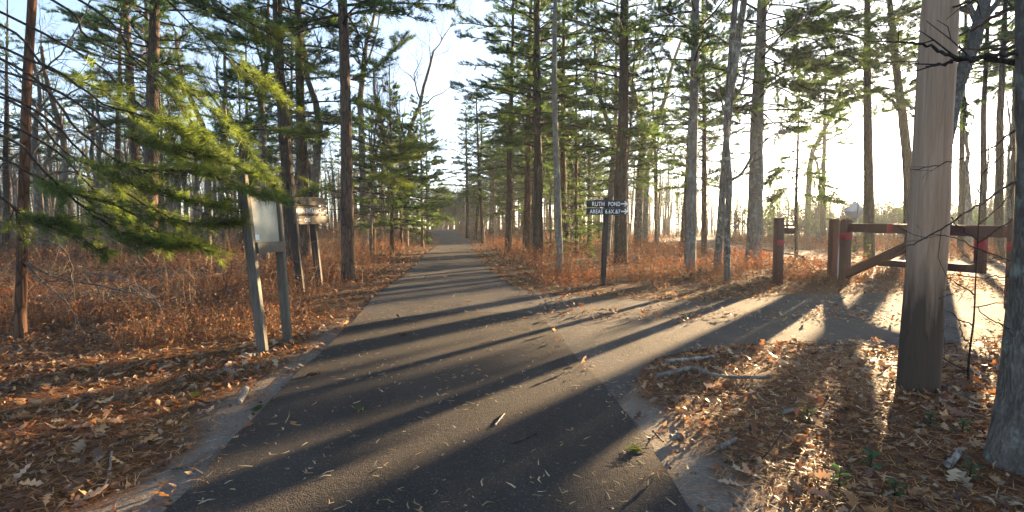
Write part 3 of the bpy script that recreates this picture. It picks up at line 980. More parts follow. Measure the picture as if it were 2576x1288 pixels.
# right of the trail, from left to right
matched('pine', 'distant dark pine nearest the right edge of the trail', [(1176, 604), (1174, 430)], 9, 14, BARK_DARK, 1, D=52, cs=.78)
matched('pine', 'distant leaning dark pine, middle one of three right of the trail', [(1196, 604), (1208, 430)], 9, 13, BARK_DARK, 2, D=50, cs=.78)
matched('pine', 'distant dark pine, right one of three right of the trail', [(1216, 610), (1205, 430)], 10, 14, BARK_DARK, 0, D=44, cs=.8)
matched('pine', 'reddish pine trunk left of the dark mossy-footed pine', [(1324, 640), (1330, 300), (1334, 100)], 21, 16, BARK_RED, 2)
matched('pine', 'dark straight pine with a mossy foot left of the pale dead tree', [(1354, 658), (1353, 300), (1351, 0)], 26, 17, BARK_DARK, 0)
matched('pine', 'reddish pine behind the pale dead tree', [(1418, 648), (1416, 330), (1418, 60)], 18, 15, BARK_RED, 1)
matched('pine', 'thin pine between the pale dead tree and the black sign', [(1450, 648), (1449, 330), (1452, 80)], 10, 12, BARK_RED, 3, cs=.75)
snag = matched('oak', 'pale thin dead tree with a forked top left of the black sign', [(1409, 690), (1403, 480), (1394, 220), (1398, 0)], 18, 9.5, BARK_PALE, 5, top_r=.5, flare=.25)
matched('pine', 'stout slightly kinked pine right behind the black sign', [(1562, 664), (1560, 480), (1569, 300), (1572, 0)], 35, 17, BARK_DARK, 2)
matched('pine', 'thin stem hugging the stout pine behind the black sign', [(1577, 655), (1576, 420), (1590, 260)], 9, 11, BARK_RED, 1, cs=.6)
matched('oak', 'big spreading bare oak right of the black sign', [(1604, 618), (1610, 450), (1618, 330)], 22, 9.0, BARK_OAK, 1, cs=.85)
matched('oak', 'bare forked oak close behind the big spreading oak', [(1622, 612), (1628, 420), (1655, 300)], 16, 10, BARK_OAK, 3)
matched('pine', 'grey lichened trunk standing between the black sign and the keeper post', [(1735, 682), (1744, 330), (1750, 0)], 28, 17, BARK_PALE, 1, cz=.8)
matched('pine', 'slender reddish pine just right of the grey lichened trunk', [(1771, 640), (1772, 330), (1768, 90)], 15, 15, BARK_RED, 0, cs=.85)
matched('oak', 'left one of two crossing grey stems left of the keeper post', [(1802, 686), (1822, 420), (1838, 240), (1872, 0)], 17, 11, BARK_OAK, 2, flare=.3)
m11 = matched('oak', 'right one of two crossing stems, foot nearest the side road', [(1829, 712), (1831, 560), (1836, 450), (1826, 330), (1840, 120), (1850, 0)], 16, 8.2, BARK_OAK, 4, flare=.3)
r12 = matched('pine', 'thick grey-brown pine left of the keeper post', [(1895, 668), (1904, 330), (1918, 0)], 38, 18, BARK_PALE, 0, cz=.5)
r13 = matched('pine', 'very thin dark pine stem close to the keeper post bracket', [(2003, 650), (2003, 480), (2010, 300)], 9, 9, BARK_DARK, 3, cs=.55)
r14 = matched('pine', 'dark pine behind the gate next to the diamond road sign', [(2187, 655), (2183, 330), (2180, 0)], 25, 17, BARK_DARK, 3, cz=1.5)
matched('pine', 'leaning dark pine behind the gate just left of the utility pole', [(2292, 642), (2284, 400), (2262, 230), (2238, 0)], 28, 17, BARK_DARK, 1, cz=1.5)
matched('oak', 'oak hidden behind the utility pole with a big limb reaching right', [(2352, 680), (2352, 450), (2380, 350)], 40, 6.0, BARK_OAK, 0, cs=1.0, rot=2.6)
for i, (x, y, wd, lab) in enumerate([(2416, 640, 14, 'backlit pine trunk seen just right of the utility pole'), (2470, 645, 16, 'backlit pine trunk above the end stile of the gate'),
                                     (2512, 650, 20, 'backlit pine trunk left of the latch post'), (2548, 640, 17, 'backlit pine trunk directly above the latch post'),
                                     (2070, 612, 14, 'far backlit pine across the road left of the diamond sign'), (2030, 606, 16, 'far bare forked tree across the road right of the keeper post')]):
    if 'bare' in lab: matched('oak', lab, [(x, y), (x + 6, 420)], wd, 8, BARK_OAK, 1)
    else:
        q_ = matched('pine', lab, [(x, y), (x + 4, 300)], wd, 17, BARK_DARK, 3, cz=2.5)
        if x == 2470: r17 = q_

# ------------------------------------------------------------------ near trees with branches traced one by one
rn = np.random.default_rng(5)
def px_branch(pts, D0, D1):
    n = len(pts)
    return A([ad(x, y, D0 + (D1 - D0) * i / (n - 1)) for i, (x, y) in enumerate(pts)])

# drooping boughs of a white pine that stands outside the left of the frame
wp = thing('pine_tree', 'near pine at the left whose long drooping boughs of fresh needles hang over the undergrowth', 'tree', (-6.4, 4.6, 0))
loc0 = A([-6.4, 4.6, 0])
link('trunk', trunk_mesh(A([[0, 0, -.2], [0, 0, 0], [.05, .02, 5], [0, .05, 12]]), A([.17, .17, .13, .05]), mat=BARK_PINE, seed=4), wp)
limb, nd = MB(), MB()
BO = [  # pixel path, depth at start and end, needle part
    ([(-300, -90), (0, 60), (120, 172), (260, 230), (380, 330), (450, 395)], 4.8, 5.4, .5),
    ([(-300, 120), (20, 250), (160, 380), (300, 450), (430, 490), (560, 520)], 4.7, 5.2, .45),
    ([(-200, -200), (130, 0), (220, 90), (400, 180), (560, 300), (640, 400), (700, 480)], 5.0, 5.5, .55),
    ([(-300, 30), (30, 160), (200, 330), (330, 420), (480, 430), (600, 470), (690, 500)], 4.8, 5.1, .5),
    ([(-300, 260), (0, 400), (140, 470), (300, 520), (420, 590), (520, 625)], 4.6, 5.0, .35),
    ([(-300, 180), (60, 330), (230, 470), (330, 560), (400, 610)], 4.9, 5.6, .5),
    ([(-250, -250), (230, 20), (330, 140), (430, 240), (500, 330), (540, 420)], 5.4, 6.4, .55),
    ([(-300, -60), (180, 120), (350, 260), (470, 330), (600, 420), (660, 440)], 5.6, 6.2, .6),
    ([(-300, 60), (100, 210), (280, 330), (420, 370), (540, 395)], 4.6, 4.9, .6),
    ([(-300, 350), (-40, 480), (60, 540), (150, 560), (260, 640)], 4.4, 4.8, .4),
    ([(-300, -300), (330, -60), (480, 60), (620, 180), (720, 260)], 5.6, 7.0, .55),
    ([(-300, 200), (-20, 330), (120, 440), (260, 560), (350, 600), (430, 610)], 4.5, 4.9, .45),
    ([(-300, 90), (60, 260), (220, 400), (340, 500), (470, 560), (600, 560)], 4.9, 5.5, .5),
    ([(-300, 0), (80, 150), (260, 260), (400, 300), (470, 350), (520, 400)], 4.7, 5.1, .55),
    ([(-300, -360), (420, -80), (600, 40), (700, 100), (800, 180)], 6.0, 8.0, .5),
]
for pts, d0, d1, u0 in BO:
    P = px_branch(pts, d0, d1) - loc0
    P[0] = [0.05, 0.05, max(.8, P[0][2])]
    bough(limb, nd, P, .014, rn, nb=34, ln=.115, wd=.0046, twig_step=.048, twig_len=.55, tint=A([1, 1, 1.]), u0=u0 * .85, tuft_gap=.12)
limb.build('limbs', TWIG_DARK, wp, True)
nd.build('crown', NEEDLE_NEAR, wp, color=True)

# bare dead branches and twigs on the slim reddish pine at the left edge
tb = A(t1.location)
limb = MB()
def scrag(limb, P, rad, r, n=10, tl=.5):
    P = resamp(P, 6); P = P + r.normal(0, .006, P.shape)
    s = np.linspace(0, 1, len(P)); limb.tubes(P, rad * (1 - .8 * s) + .002, 6)
    for _ in range(n):
        i = r.integers(len(P) // 4, len(P) - 1)
        d = norm(norm(P[min(i + 1, len(P) - 1)] - P[i - 1]) + r.normal(0, .55, 3)); l = tl * r.uniform(.3, 1.1)
        q0 = P[i]; q1 = q0 + d * l * .5 + r.normal(0, .02, 3); q2 = q1 + norm(d + r.normal(0, .3, 3)) * l * .5
        limb.tubes(A([q0, q1, q2]), A([rad * .4, rad * .3, .002]), 4)
        if r.random() < .6:
            e = q1 + norm(d + r.normal(0, .6, 3)) * l * .4
            limb.tubes(A([q1, (q1 + e) / 2 + r.normal(0, .01, 3), e]), A([rad * .25, rad * .2, .0018]), 3)
for pts, d1 in [([(62, 470), (160, 430), (260, 470), (330, 560), (350, 660)], 6.2), ([(60, 545), (140, 560), (250, 590), (360, 640), (420, 600)], 5.8),
                ([(58, 660), (150, 700), (260, 720), (360, 745), (435, 775)], 5.9), ([(58, 655), (120, 720), (180, 780), (230, 890)], 6.0),
                ([(64, 380), (0, 420), (-60, 520)], 6.0), ([(66, 300), (130, 260), (230, 200), (300, 90)], 7.0), ([(56, 590), (10, 560), (-60, 600)], 6.4),
                ([(70, 200), (140, 150), (200, 60), (240, -30)], 7.2), ([(64, 420), (110, 350), (190, 330), (290, 380)], 7.0), ([(58, 620), (100, 600), (170, 640), (190, 760)], 6.2)]:
    scrag(limb, px_branch(pts, t1.location[1], d1) - tb, .013, rn, 12, .55)
limb.build('limbs', TWIG, t1, True)

# extra boughs on the straight pine by the direction sign
tb = A(t7.location); limb, nd = MB(), MB(); D7 = tb[1]
for pts, d1 in [([(868, 262), (900, 262), (930, 272), (955, 285)], D7 - .6), ([(868, 470), (850, 480), (800, 478), (770, 488)], D7 - .8), ([(870, 345), (960, 372), (1040, 368), (1095, 372)], D7 + 1.6),
                ([(872, 440), (920, 452), (980, 450), (1010, 470)], D7 + 1.0), ([(870, 300), (820, 330), (760, 335), (700, 330)], D7 + .8), ([(868, 205), (930, 180), (990, 130), (1010, 90)], D7 + 1.2),
                ([(868, 365), (930, 385), (1000, 402), (1050, 395)], D7 + 2.2)]:
    P = px_branch(pts, D7, d1) - tb
    bough(limb, nd, P, .016, rn, nb=24, ln=.14, wd=.009, twig_step=.05, twig_len=.8, tint=A([1.15, 1.05, .9]), u0=.25)
limb.build('limbs', TWIG_DARK, t7, True)
nd.build('crown', NEEDLE_NEAR, t7, color=True)

# boughs that close the upper right of the picture
for tr0, lst in ((r12, [[(1915, 60), (2000, 90), (2100, 110), (2200, 150)], [(1912, 140), (1990, 170), (2090, 200), (2170, 240)], [(1910, 190), (1980, 230), (2060, 270), (2110, 300)],
                        [(1918, 10), (2020, 20), (2120, 50), (2250, 60)], [(1905, 200), (1860, 230), (1800, 240), (1740, 230)], [(1908, 100), (1960, 130), (2040, 160), (2110, 170)], [(1904, 270), (1960, 320), (2010, 330)], [(1912, 115), (2010, 140), (2130, 140), (2230, 180)], [(1912, 170), (2000, 210), (2100, 240), (2200, 230)], [(1918, 30), (2000, 50), (2080, 80), (2180, 90)]]),
                 (r14, [[(2182, 150), (2100, 190), (2030, 210)], [(2182, 100), (2260, 130), (2330, 190)], [(2182, 60), (2250, 40), (2320, 60)], [(2184, 220), (2130, 260), (2080, 290)], [(2183, 200), (2240, 250), (2290, 270)], [(2181, 20), (2120, 40), (2060, 60)]]),
                 (r17, [[(2472, 120), (2520, 100), (2590, 110)], [(2472, 60), (2420, 90), (2390, 140)], [(2472, 200), (2530, 220), (2600, 200)], [(2472, 20), (2540, 10), (2610, 40)], [(2472, 240), (2430, 270), (2400, 320)]]),
                 (r13, [[(2003, 420), (2050, 450), (2090, 490)], [(2003, 460), (1960, 490), (1930, 540)], [(2003, 480), (2060, 500), (2110, 510)], [(2004, 400), (1960, 430), (1935, 460)]])):
    tb = A(tr0.location); limb, nd = MB(), MB(); D_ = tb[1]
    for pts in lst:
        P = px_branch(pts, D_, D_ + rn.uniform(-1.6, 1.6)) - tb
        bough(limb, nd, P, .03, rn, nb=24, ln=.17, wd=.017, twig_step=.07, twig_len=1.1, tint=A([1, 1, 1.]), u0=.12, tuft_gap=.13)
    limb.build('limbs', TWIG_DARK, tr0, True)
    nd.build('crown', NEEDLE, tr0, color=True)

# pale barked tree at the right edge, its dark branches crossing the pole
D_ = 2.95
P = [gp(2575, 1172), ad(2588, 1060, D_), ad(2603, 900, D_), ad(2618, 700, D_), ad(2638, 400, D_), ad(2634, 50, D_), ad(2628, -300, D_)]
P[0][2] = 0
P.append(P[-1] + [.1, .2, 3.5])
re_ = tree('oak_tree', 'pale lichened trunk with a flared foot at the right edge of the picture', A(P), A([.165, .155, .15, .145, .14, .13, .12, .06]), None, BARK_EDGE, seed=3, sides=24, flare=.45, bark_amp=.05)
tb = A(re_.location); limb = MB()
for pts, d1, rad in [([(2640, 130), (2576, 154), (2490, 150), (2403, 146), (2340, 120), (2291, 103)], 3.3, .022), ([(2640, 20), (2549, 22), (2470, 60), (2403, 97)], 4.9, .026),
                     ([(2640, 110), (2560, 118), (2480, 125), (2400, 122)], 4.6, .018), ([(2600, 130), (2500, 140), (2420, 147), (2380, 160), (2324, 168)], 3.4, .016),
                     ([(2640, 420), (2572, 452), (2450, 520), (2380, 570), (2297, 612), (2240, 640)], 3.2, .010), ([(2640, 240), (2560, 320), (2470, 385), (2380, 410), (2290, 430)], 3.5, .009),
                     ([(2630, 620), (2560, 655), (2480, 635), (2400, 600), (2340, 590)], 3.4, .007), ([(2630, 770), (2540, 700), (2470, 700), (2390, 690)], 3.6, .006),
                     ([(2600, 860), (2540, 830), (2490, 800), (2440, 770)], 3.0, .006), ([(2640, -60), (2500, -20), (2420, 10), (2330, 40)], 4.4, .018)]:
    scrag(limb, px_branch(pts, D_, d1) - tb, rad * (.85 if rad > .012 else .55), rn, 3, .35)
limb.build('limbs', TWIG_DARK, re_, True)

# stem and branch details on the stem by the side road
tb = A(m11.location); limb = MB(); D_ = tb[1]
for pts, d1, rad in [([(1836, 452), (1862, 440), (1890, 400), (1930, 350), (1990, 320)], D_ + .5, .045), ([(1828, 330), (1810, 240), (1770, 235), (1720, 250)], D_ + .4, .025), ([(1834, 250), (1866, 220), (1885, 140), (1960, 100), (2040, 20)], D_ + .5, .04),
                     ([(1838, 270), (1870, 265), (1890, 240)], D_ - .2, .02)]:
    scrag(limb, px_branch(pts, D_, d1) - tb, rad, rn, 12, .9)
limb.build('limbs', BARK_OAK, m11, True)

# thin dark sapling right of the pole
P = A([gp(2447, 992), ad(2436, 942, 4.2), ad(2441, 872, 4.2), ad(2450, 800, 4.2), ad(2455, 690, 4.25), ad(2462, 560, 4.3), ad(2470, 430, 4.4)])
sp_ = thing('sapling', 'thin dark leafless sapling right of the utility pole', 'sapling', P[0])
P = P - P[0]; P[0, 2] = -.1
MB().tubes(resamp(P, 6), np.linspace(.011, .003, 6 * 6 + 1), 7).build('stem', TWIG_DARK, sp_, True)
limb = MB()
for i in range(10):
    u = rn.uniform(.25, 1); k = int(u * 6); k = min(k, 5)
    b = P[k] + (P[k + 1] - P[k]) * rn.random(); az = rn.uniform(0, 6.28); l = rn.uniform(.2, .65)
    e = b + A([math.cos(az), math.sin(az), rn.uniform(.1, .7)]) * l
    scrag(limb, A([b, (b + e) / 2 + rn.normal(0, .03, 3), e]), .004, rn, 3, .25)
limb.build('twigs', TWIG_DARK, sp_)

# ------------------------------------------------------------------ young evergreens
def young(px, py, label, cs, name='pine_sapling', D=None, wide=1.):
    b = gp(px, py) if D is None else ad(px, 575, D)
    z = float(ground_z(A([b[0]]), A([b[1]]))[0])
    r_ = thing(name, label, 'sapling', (b[0], b[1], z), px * .3)
    MB().tubes(A([[0, 0, -.1], [0.01, 0, 1.5], [0, .02, 3.3]]) * cs, A([.03, .022, .005]) * cs, 7).build('trunk', BARK_RED, r_, True)
    for nm, me in zip(('limbs', 'crown'), PINE_YOUNG[0]):
        c_ = link(nm, me, r_); c_.scale = (cs * wide, cs * wide, cs)
young(1437, 655, 'bright yellow-green young pine left of the black sign', 1.0)
young(1468, 640, 'young green pine just behind the bright one left of the black sign', .9)
young(1536, 628, 'light green young evergreen behind the post of the black sign', .85)
young(1048, 618, 'small rounded green bush at the left edge of the trail', .40, 'evergreen_bush', wide=1.6)
young(2148, 668, 'low green young pine behind the gate hinge', .35, 'evergreen_bush', wide=1.5)
young(1815, 612, 'small green young pine behind the crossing stems', .8)

MIDS = [(985, 25, 'layered green pine close behind the straight sunlit pine', 1, .95), (1062, 37, 'dense dark green pine at the left edge of the trail, nearest the trail', 0, 1.1), (940, 30, 'green pine behind the pale pinkish trunk', 0, .9),
        (1075, 43, 'dark green mid-height pine overhanging the left edge of the trail', 0, 1.0), (1010, 33, 'layered green pine behind the leaning oaks left of the trail', 1, 1.0),
        (1240, 60, 'hazy green pine right of the trail bend', 1, 1.3), (1290, 48, 'green pine behind the three distant dark pines', 0, 1.2),
        (1480, 34, 'green pine seen above the black sign', 1, 1.0), (610, 24, 'green pine behind the information board', 1, .9), 
        (1960, 62, 'low sunlit pine across the road right of the keeper post', 1, .75), (2250, 66, 'low backlit pine across the road behind the gate', 0, .65)]
for px, D, lab, k, cs in MIDS:
    b = ad(px, 575, D); z = float(terrain(b[0], D))
    r_ = thing('pine_tree', lab, 'tree', (b[0], D, z), px * .37)
    link('trunk', trunk_mesh(A([[0, 0, -.2], [0, 0, 0], [.03, 0, 5], [0, .04, 10]]) * cs, A([.11, .11, .07, .02]) * cs, 10, mat=BARK_RED, seed=px), r_)
    for nm, me in zip(('limbs', 'crown'), PINE_MID[k]):
        c_ = link(nm, me, r_); c_.scale = (cs,) * 3

# ------------------------------------------------------------------ background trees, one object each
rb = np.random.default_rng(21)
PT = [trunk_mesh(A([[0, 0, -.3], [0, 0, 0], [.06, .03, 6], [.0, .05, 17]]), A([.19, .19, .14, .03]), 10, mat=m_, seed=i, ring=.5) for i, m_ in enumerate((BARK_PINE, BARK_RED, BARK_DARK))]
OT = [trunk_mesh(A([[0, 0, -.3], [0, 0, 0], [.12, -.05, 2.5], [.05 + .3 * i, .1, 5.0]]), A([.17, .17, .145, .13]), 9, mat=m_, seed=5 + i, ring=.5) for i, m_ in enumerate((BARK_OAK, BARK_PALE))]
ST = [trunk_mesh(A([[0, 0, -.3], [0, 0, 0], [.1, .05, 2], [.0, .1, 4]]), A([.075, .075, .065, .055]), 7, mat=BARK_OAK, seed=9, ring=.5)]
def bg_tree(kind, x, y, s, lab, group):
    z = float(terrain(x, y))
    nm = {'pine': 'pine_tree', 'oak': 'oak_tree', 'slim': 'slender_tree'}[kind]
    r_ = thing(nm, lab, 'tree', (x, y, z), rb.uniform(0, 6.28), group)
    r_.rotation_euler = (rb.normal(0, .03), rb.normal(0, .03), rb.uniform(0, 6.28))
    r_.scale = (s,) * 3
    if kind == 'pine':
        link('trunk', PT[rb.integers(3)], r_)
        for n_, me in zip(('limbs', 'crown'), PINES[rb.integers(4)]): link(n_, me, r_)
    elif kind == 'oak':
        k = rb.integers(2); link('trunk', OT[k], r_)
        c_ = link('crown', OAKS[rb.integers(4)], r_, (.05 + .3 * k, .1, 4.95)); c_.rotation_euler = (0, 0, rb.uniform(0, 6.28))
    else:
        link('trunk', ST[0], r_)
        c_ = link('crown', SLIM[rb.integers(2)], r_, (0, .1, 3.95)); c_.rotation_euler = (0, 0, rb.uniform(0, 6.28))
def sun_s(x, y): return x * math.cos(SUN_AZ) - y * math.sin(SUN_AZ)
ZONES = [  # count, x range, y range, weights pine/oak/slim, where
    (150, (-66, -2), (19, 74), (.12, .46, .42), 'left'),
    (72, (-8, 12.5), (25, 84), (.45, .27, .28), 'right'),
    (40, (20, 80), (20, 85), (.45, .40, .15), 'across'),
]
KN = {'pine': 'pine', 'oak': 'bare grey oak', 'slim': 'slender bare tree'}
MARKS = {'left': [(60, 'the slim reddish pine'), (380, 'the thick dark pine'), (560, 'the thin sunlit tree'), (670, 'the information board'), (780, 'the direction sign'), (875, 'the straight sunlit pine'), (1000, 'the leaning oaks')],
         'right': [(1195, 'the three dark pines'), (1353, 'the mossy pine'), (1405, 'the pale dead tree'), (1520, 'the black sign'), (1604, 'the spreading oak'), (1740, 'the lichened trunk'), (1815, 'the crossing stems')],
         'across': [(1604, 'the spreading oak'), (1740, 'the lichened trunk'), (1815, 'the crossing stems'), (1957, 'the keeper post'), (2110, 'the gate hinge'), (2345, 'the utility pole'), (2560, 'the latch post')]}
ORD = ['nearest', 'second nearest', 'third nearest', 'fourth nearest', 'fifth nearest', 'sixth nearest', 'seventh nearest', 'eighth nearest', 'ninth nearest', 'tenth nearest']
bgl = []
placed = []
for cnt, (x0, x1), (y0, y1), wt, where in ZONES:
    k = tries = 0
    while k < cnt and tries < 6000:
        tries += 1
        y = y0 + (y1 - y0) * rb.random() ** 1.1; x = rb.uniform(x0, x1)
        lx, rx = np.interp(y, ty, tl), np.interp(y, ty, tr_)
        if where == 'left' and x > lx - 1.6: continue
        if where == 'right' and (x < rx + 1.5 or x > main_x(y) - 3.6): continue
        if where == 'across' and x < main_x(y) + 3.6: continue
        if abs(x) > y * 1.06 + 3: continue
        if any((x - a) ** 2 + (y - b) ** 2 < 1.5 ** 2 for a, b in placed): continue
        s_ = sun_s(x, y)
        kind = rb.choice(['pine', 'oak', 'slim'], p=wt)
        if where == 'across' and -30 < s_ < 9:
            if rb.random() < .8: continue
            kind = 'oak' if rb.random() < .5 else 'slim'
        if kind == 'pine' and y > 22 and 900 < 1288 + F * x / y < 1255: continue
        if where == 'across' and 2100 < 1288 + F * x / y < 2430: continue
        placed.append((x, y)); k += 1
        bgl.append((kind, where, x, y))
for k in range(200):
    y = rb.uniform(80, 114); x = (rb.uniform(1075, 1190) - 1288) / F * y
    if abs(x - np.interp(y, ty, (tl + tr_) / 2)) > 2.2 and len(bgl) < 275 and not any((x - a) ** 2 + (y - b) ** 2 < 1.2 for a, b in placed):
        placed.append((x, y)); bgl.append(('end', 'left', x, y))
        if sum(q_[0] == 'end' for q_ in bgl) >= 22: break
bins = {}
for kind, where, x, y in bgl:
    if kind == 'end': continue
    px = 1288 + F * x / y
    mx_, mk = min(MARKS[where], key=lambda q_: abs(q_[0] - px))
    bins.setdefault((kind, where, mk, 'left of' if px < mx_ - 12 else ('right of' if px > mx_ + 12 else 'behind')), []).append((y, x))
for (kind, where, mk, sd_), lst in bins.items():
    for i, (y, x) in enumerate(sorted(lst)):
        place = {'left': 'left of the trail', 'right': 'right of the trail', 'across': 'across the road'}[where]
        o_ = ORD[i] + ' ' if len(lst) > 1 else ''
        bg_tree(kind, x, y, rb.uniform(.8, 1.15), o_ + KN[kind] + ' in the woods ' + sd_ + ' ' + mk, 'background trees ' + place)

ORDL = ['leftmost'] + [w_ + ' from the left' for w_ in 'second third fourth fifth sixth seventh eighth ninth tenth eleventh twelfth thirteenth fourteenth fifteenth sixteenth seventeenth eighteenth nineteenth twentieth twenty-first twenty-second twenty-third'.split()]
ends = sorted([(1288 + F * x / y, x, y) for kd, wh, x, y in bgl if kd == 'end'])
for i, (px, x, y) in enumerate(ends):
    bg_tree('slim' if i % 3 else 'oak', x, y, rb.uniform(.65, .85) if i % 3 == 0 else rb.uniform(.85, 1.1), ('oak' if i % 3 == 0 else 'slender tree') + ' in the hazy woods where the trail ends, ' + (ORDL[i] if i < len(ends) - 1 else 'rightmost'), 'trees at the end of the trail')

# far woods that read as one mass
rf = np.random.default_rng(33)
far = MB(); farn = MB()
n = 900
fy = rf.uniform(72, 150, n); fx = rf.uniform(-1.15, 1.15, n) * fy
keep = (np.abs(fx - main_x(fy)) > 6) & ((fx < np.interp(fy, ty, tl) - 3) | (fx > np.interp(fy, ty, tr_) + 3) | (fy > 118))
fx, fy = fx[keep], fy[keep]
cy_ = rf.uniform(48, 110, 700); cx_ = rf.uniform(.24, 1.12, 700) * cy_
kc = (cx_ > main_x(cy_) + 4) & (sun_s(cx_, cy_) > -36)
fx, fy = np.concatenate([fx, cx_[kc]]), np.concatenate([fy, cy_[kc]])
ey = rf.uniform(84, 150, 330); ex_ = rf.uniform(-.20, -.05, 330) * ey
ke = np.abs(ex_ - np.interp(ey, ty, (tl + tr_) / 2)) > 3
fx, fy = np.concatenate([fx, ex_[ke]]), np.concatenate([fy, ey[ke]])
sc_ = sun_s(fx, fy)
cor = (sc_ > -34) & (sc_ < 12) & (fx > 12)
fh = np.where(cor, rf.uniform(.03, .078, len(fx)) * fy, rf.uniform(9, 17, len(fx)))
fh = np.where((fx / fy > -.2) & (fx / fy < -.04), np.minimum(fh, rf.uniform(.045, .085, len(fx)) * fy), fh)      # lower growth where the trail ends
fz = terrain(fx, fy)
for x, y, z, h, isc in zip(fx, fy, fz, fh, cor):
    b = A([x, y, z]); r0 = .012 * h
    ln_ = rf.normal(0, .03 * h, 2)
    top_ = b + [ln_[0], ln_[1], h]
    far.tubes(A([b - [0, 0, .5], (b + top_) / 2 + rf.normal(0, .15, 3), top_]), A([r0, r0 * .75, .02]), 5)
    m_ = 20
    u = rf.uniform(.3, 1, m_); az = rf.uniform(0, 6.28, m_); l = h * rf.uniform(.08, .26, m_) * (1.2 - .7 * u)
    B = b + (top_ - b) * u[:, None]
    E = B + np.stack([np.cos(az) * l, np.sin(az) * l, l * rf.uniform(.2, 1.1, m_)], 1)
    far.tubes(np.stack([B, (B + E) / 2 + rf.normal(0, .08, (m_, 3)), E], 1), np.tile(A([.03, .022, .012]), (m_, 1)), 3)
    E2 = E + rf.normal(0, .5, (m_, 3)) + [0, 0, .4]
    far.tubes(np.stack([(B + E) / 2, E2], 1), np.tile(A([.018, .010]), (m_, 1)), 3)
    if rf.random() < (.5 if not isc else .3):
        mm = 76
        C = np.repeat(E, 4, 0)[:mm] + rf.normal(0, .35 if not isc else .25, (mm, 3))
        blades(farn, C, norm(rf.normal(0, 1, (mm, 3)) + [0, 0, .4]), 4, .42 if not isc else .26, .12 if not isc else .07, .6, rf, A([1, 1, 1.]))
fo = tag(far.build('far_woods', TWIG), 'grey tangle of far-off bare woods', 'woods', kind='stuff')
tag(farn.build('far_pine_foliage', NEEDLE, color=True), 'far-off pine foliage among the bare woods', 'foliage', kind='stuff')

# ------------------------------------------------------------------ undergrowth (dry brown huckleberry and grass)
ru = np.random.default_rng(61)
def scatter(n, y0, y1, power=1.0, xr=1.12, ext=2.5):
    y = y0 + (y1 - y0) * ru.random(n) ** power
    x = ru.uniform(-1, 1, n) * (xr * y + ext)
    return x, y
def undergrowth(n, y0, y1, h0, h1, wd, leaf, leafn, min_road, pal, dens_seed, sunny=False, leafy=True):
    x, y = scatter(n, y0, y1)
    ok = ~on_road(x, y)
    x, y = x[ok], y[ok]
    d = road_dist(x, y)
    dens = ss(min_road * .5, min_road * 1.7, d + .5 * (vnoise(x * .8, y * .8, dens_seed) - .5))
    # nothing tall on the litter fan at the front right and the bare verge
    wob = vnoise(x * .9, y * .9, 77)
    open_ = ((x > 0) & (y < 10.6 + 1.8 * wob) & (x < 13)) | ((x < 0) & (y < 4.9 + 3.4 * wob))
    dens = np.where(open_, 0, dens) * (.04 + .96 * ss(.32, .6, .6 * vnoise(x * .45, y * .45, dens_seed + 2) + .4 * vnoise(x * 1.4, y * 1.4, dens_seed + 6)))
    if sunny:      # tall stems stay out of the open strip between the trail and the low sun
        dens = np.where((x > np.interp(y, ty, tr_)) & (sun_s(x, y) > -31) & (sun_s(x, y) < 12), 0, dens)
    ok = ru.random(len(x)) < dens
    x, y = x[ok], y[ok]
    N_ = len(x)
    z = ground_z(x, y)
    B = np.stack([x, y, z], 1)
    h = ru.uniform(h0, h1, (N_, 1)) * (.35 + 1.3 * vnoise(x * .6, y * .6, dens_seed + 4))[:, None]
    az = ru.uniform(0, 6.28, N_); lean = ru.uniform(0, .55, N_)
    dirv = np.stack([np.cos(az) * lean, np.sin(az) * lean, np.ones(N_)], 1)
    bend = ru.normal(0, .25, (N_, 3)) * [1, 1, .2]
    M = B + dirv * h * .5; T = B + dirv * h + bend * h
    W = np.stack([np.cos(az + 1.57 + ru.normal(0, .8, N_)), np.sin(az + 1.57), np.zeros(N_)], 1) * (wd / 2)[:, None] if np.ndim(wd) else None
    ws = (wd0 := wd) / 2
    W = np.stack([np.cos(az), np.sin(az), np.zeros(N_)], 1) * ws * (1 + .05 * y)[:, None] ** 1.0
    V = np.stack([B - W, B + W, M - W * .7, M + W * .7, T], 1)
    base = np.arange(N_)[:, None] * 5
    t = np.concatenate([base + A([0, 1, 3]), base + A([0, 3, 2]), base + A([2, 3, 4])])
    pal = A(pal)
    c = pal[ru.integers(0, len(pal), N_)] * ru.uniform(.6, 1.35, (N_, 1))
    gm = ss(.45, .7, vnoise(x * .35, y * .35, dens_seed + 9))[:, None] * .4
    c = c * (1 - gm) + gm * c.mean(1, keepdims=True) * A([1.35, 1.05, .72])      # tan and grey patches
    mb = MB().add(V, t=t, c=np.repeat(c, 5, 0))
    # side twigs and dry leaves
    for k in range(leafn):
        u = ru.uniform(.3, 1, (N_, 1))
        Cc = np.where(u < .5, B + (M - B) * u * 2, M + (T - M) * (u - .5) * 2)
        d_ = norm(ru.normal(0, 1, (N_, 3)) + [0, 0, .3])
        l = leaf * ru.uniform(.5, 1.3, (N_, 1)) * (1 + .03 * y)[:, None]
        if k % 2 == 0 or not leafy:    # twig
            pw = norm(np.cross(d_, ru.normal(0, 1, (N_, 3)))) * ws * .7 * (1 + .05 * y)[:, None]
            V = np.stack([Cc - pw, Cc + pw, Cc + d_ * l * 3.2], 1)
            cc = c
        else:             # leaf
            pw = norm(np.cross(d_, ru.normal(0, 1, (N_, 3)))) * l * .28
            V = np.stack([Cc - pw, Cc + pw, Cc + d_ * l], 1)
            cc = c * A([1.15, 1.0, .85])
        mb.add(V, t=np.arange(N_ * 3).reshape(-1, 3), c=np.repeat(cc, 3, 0))
    return mb
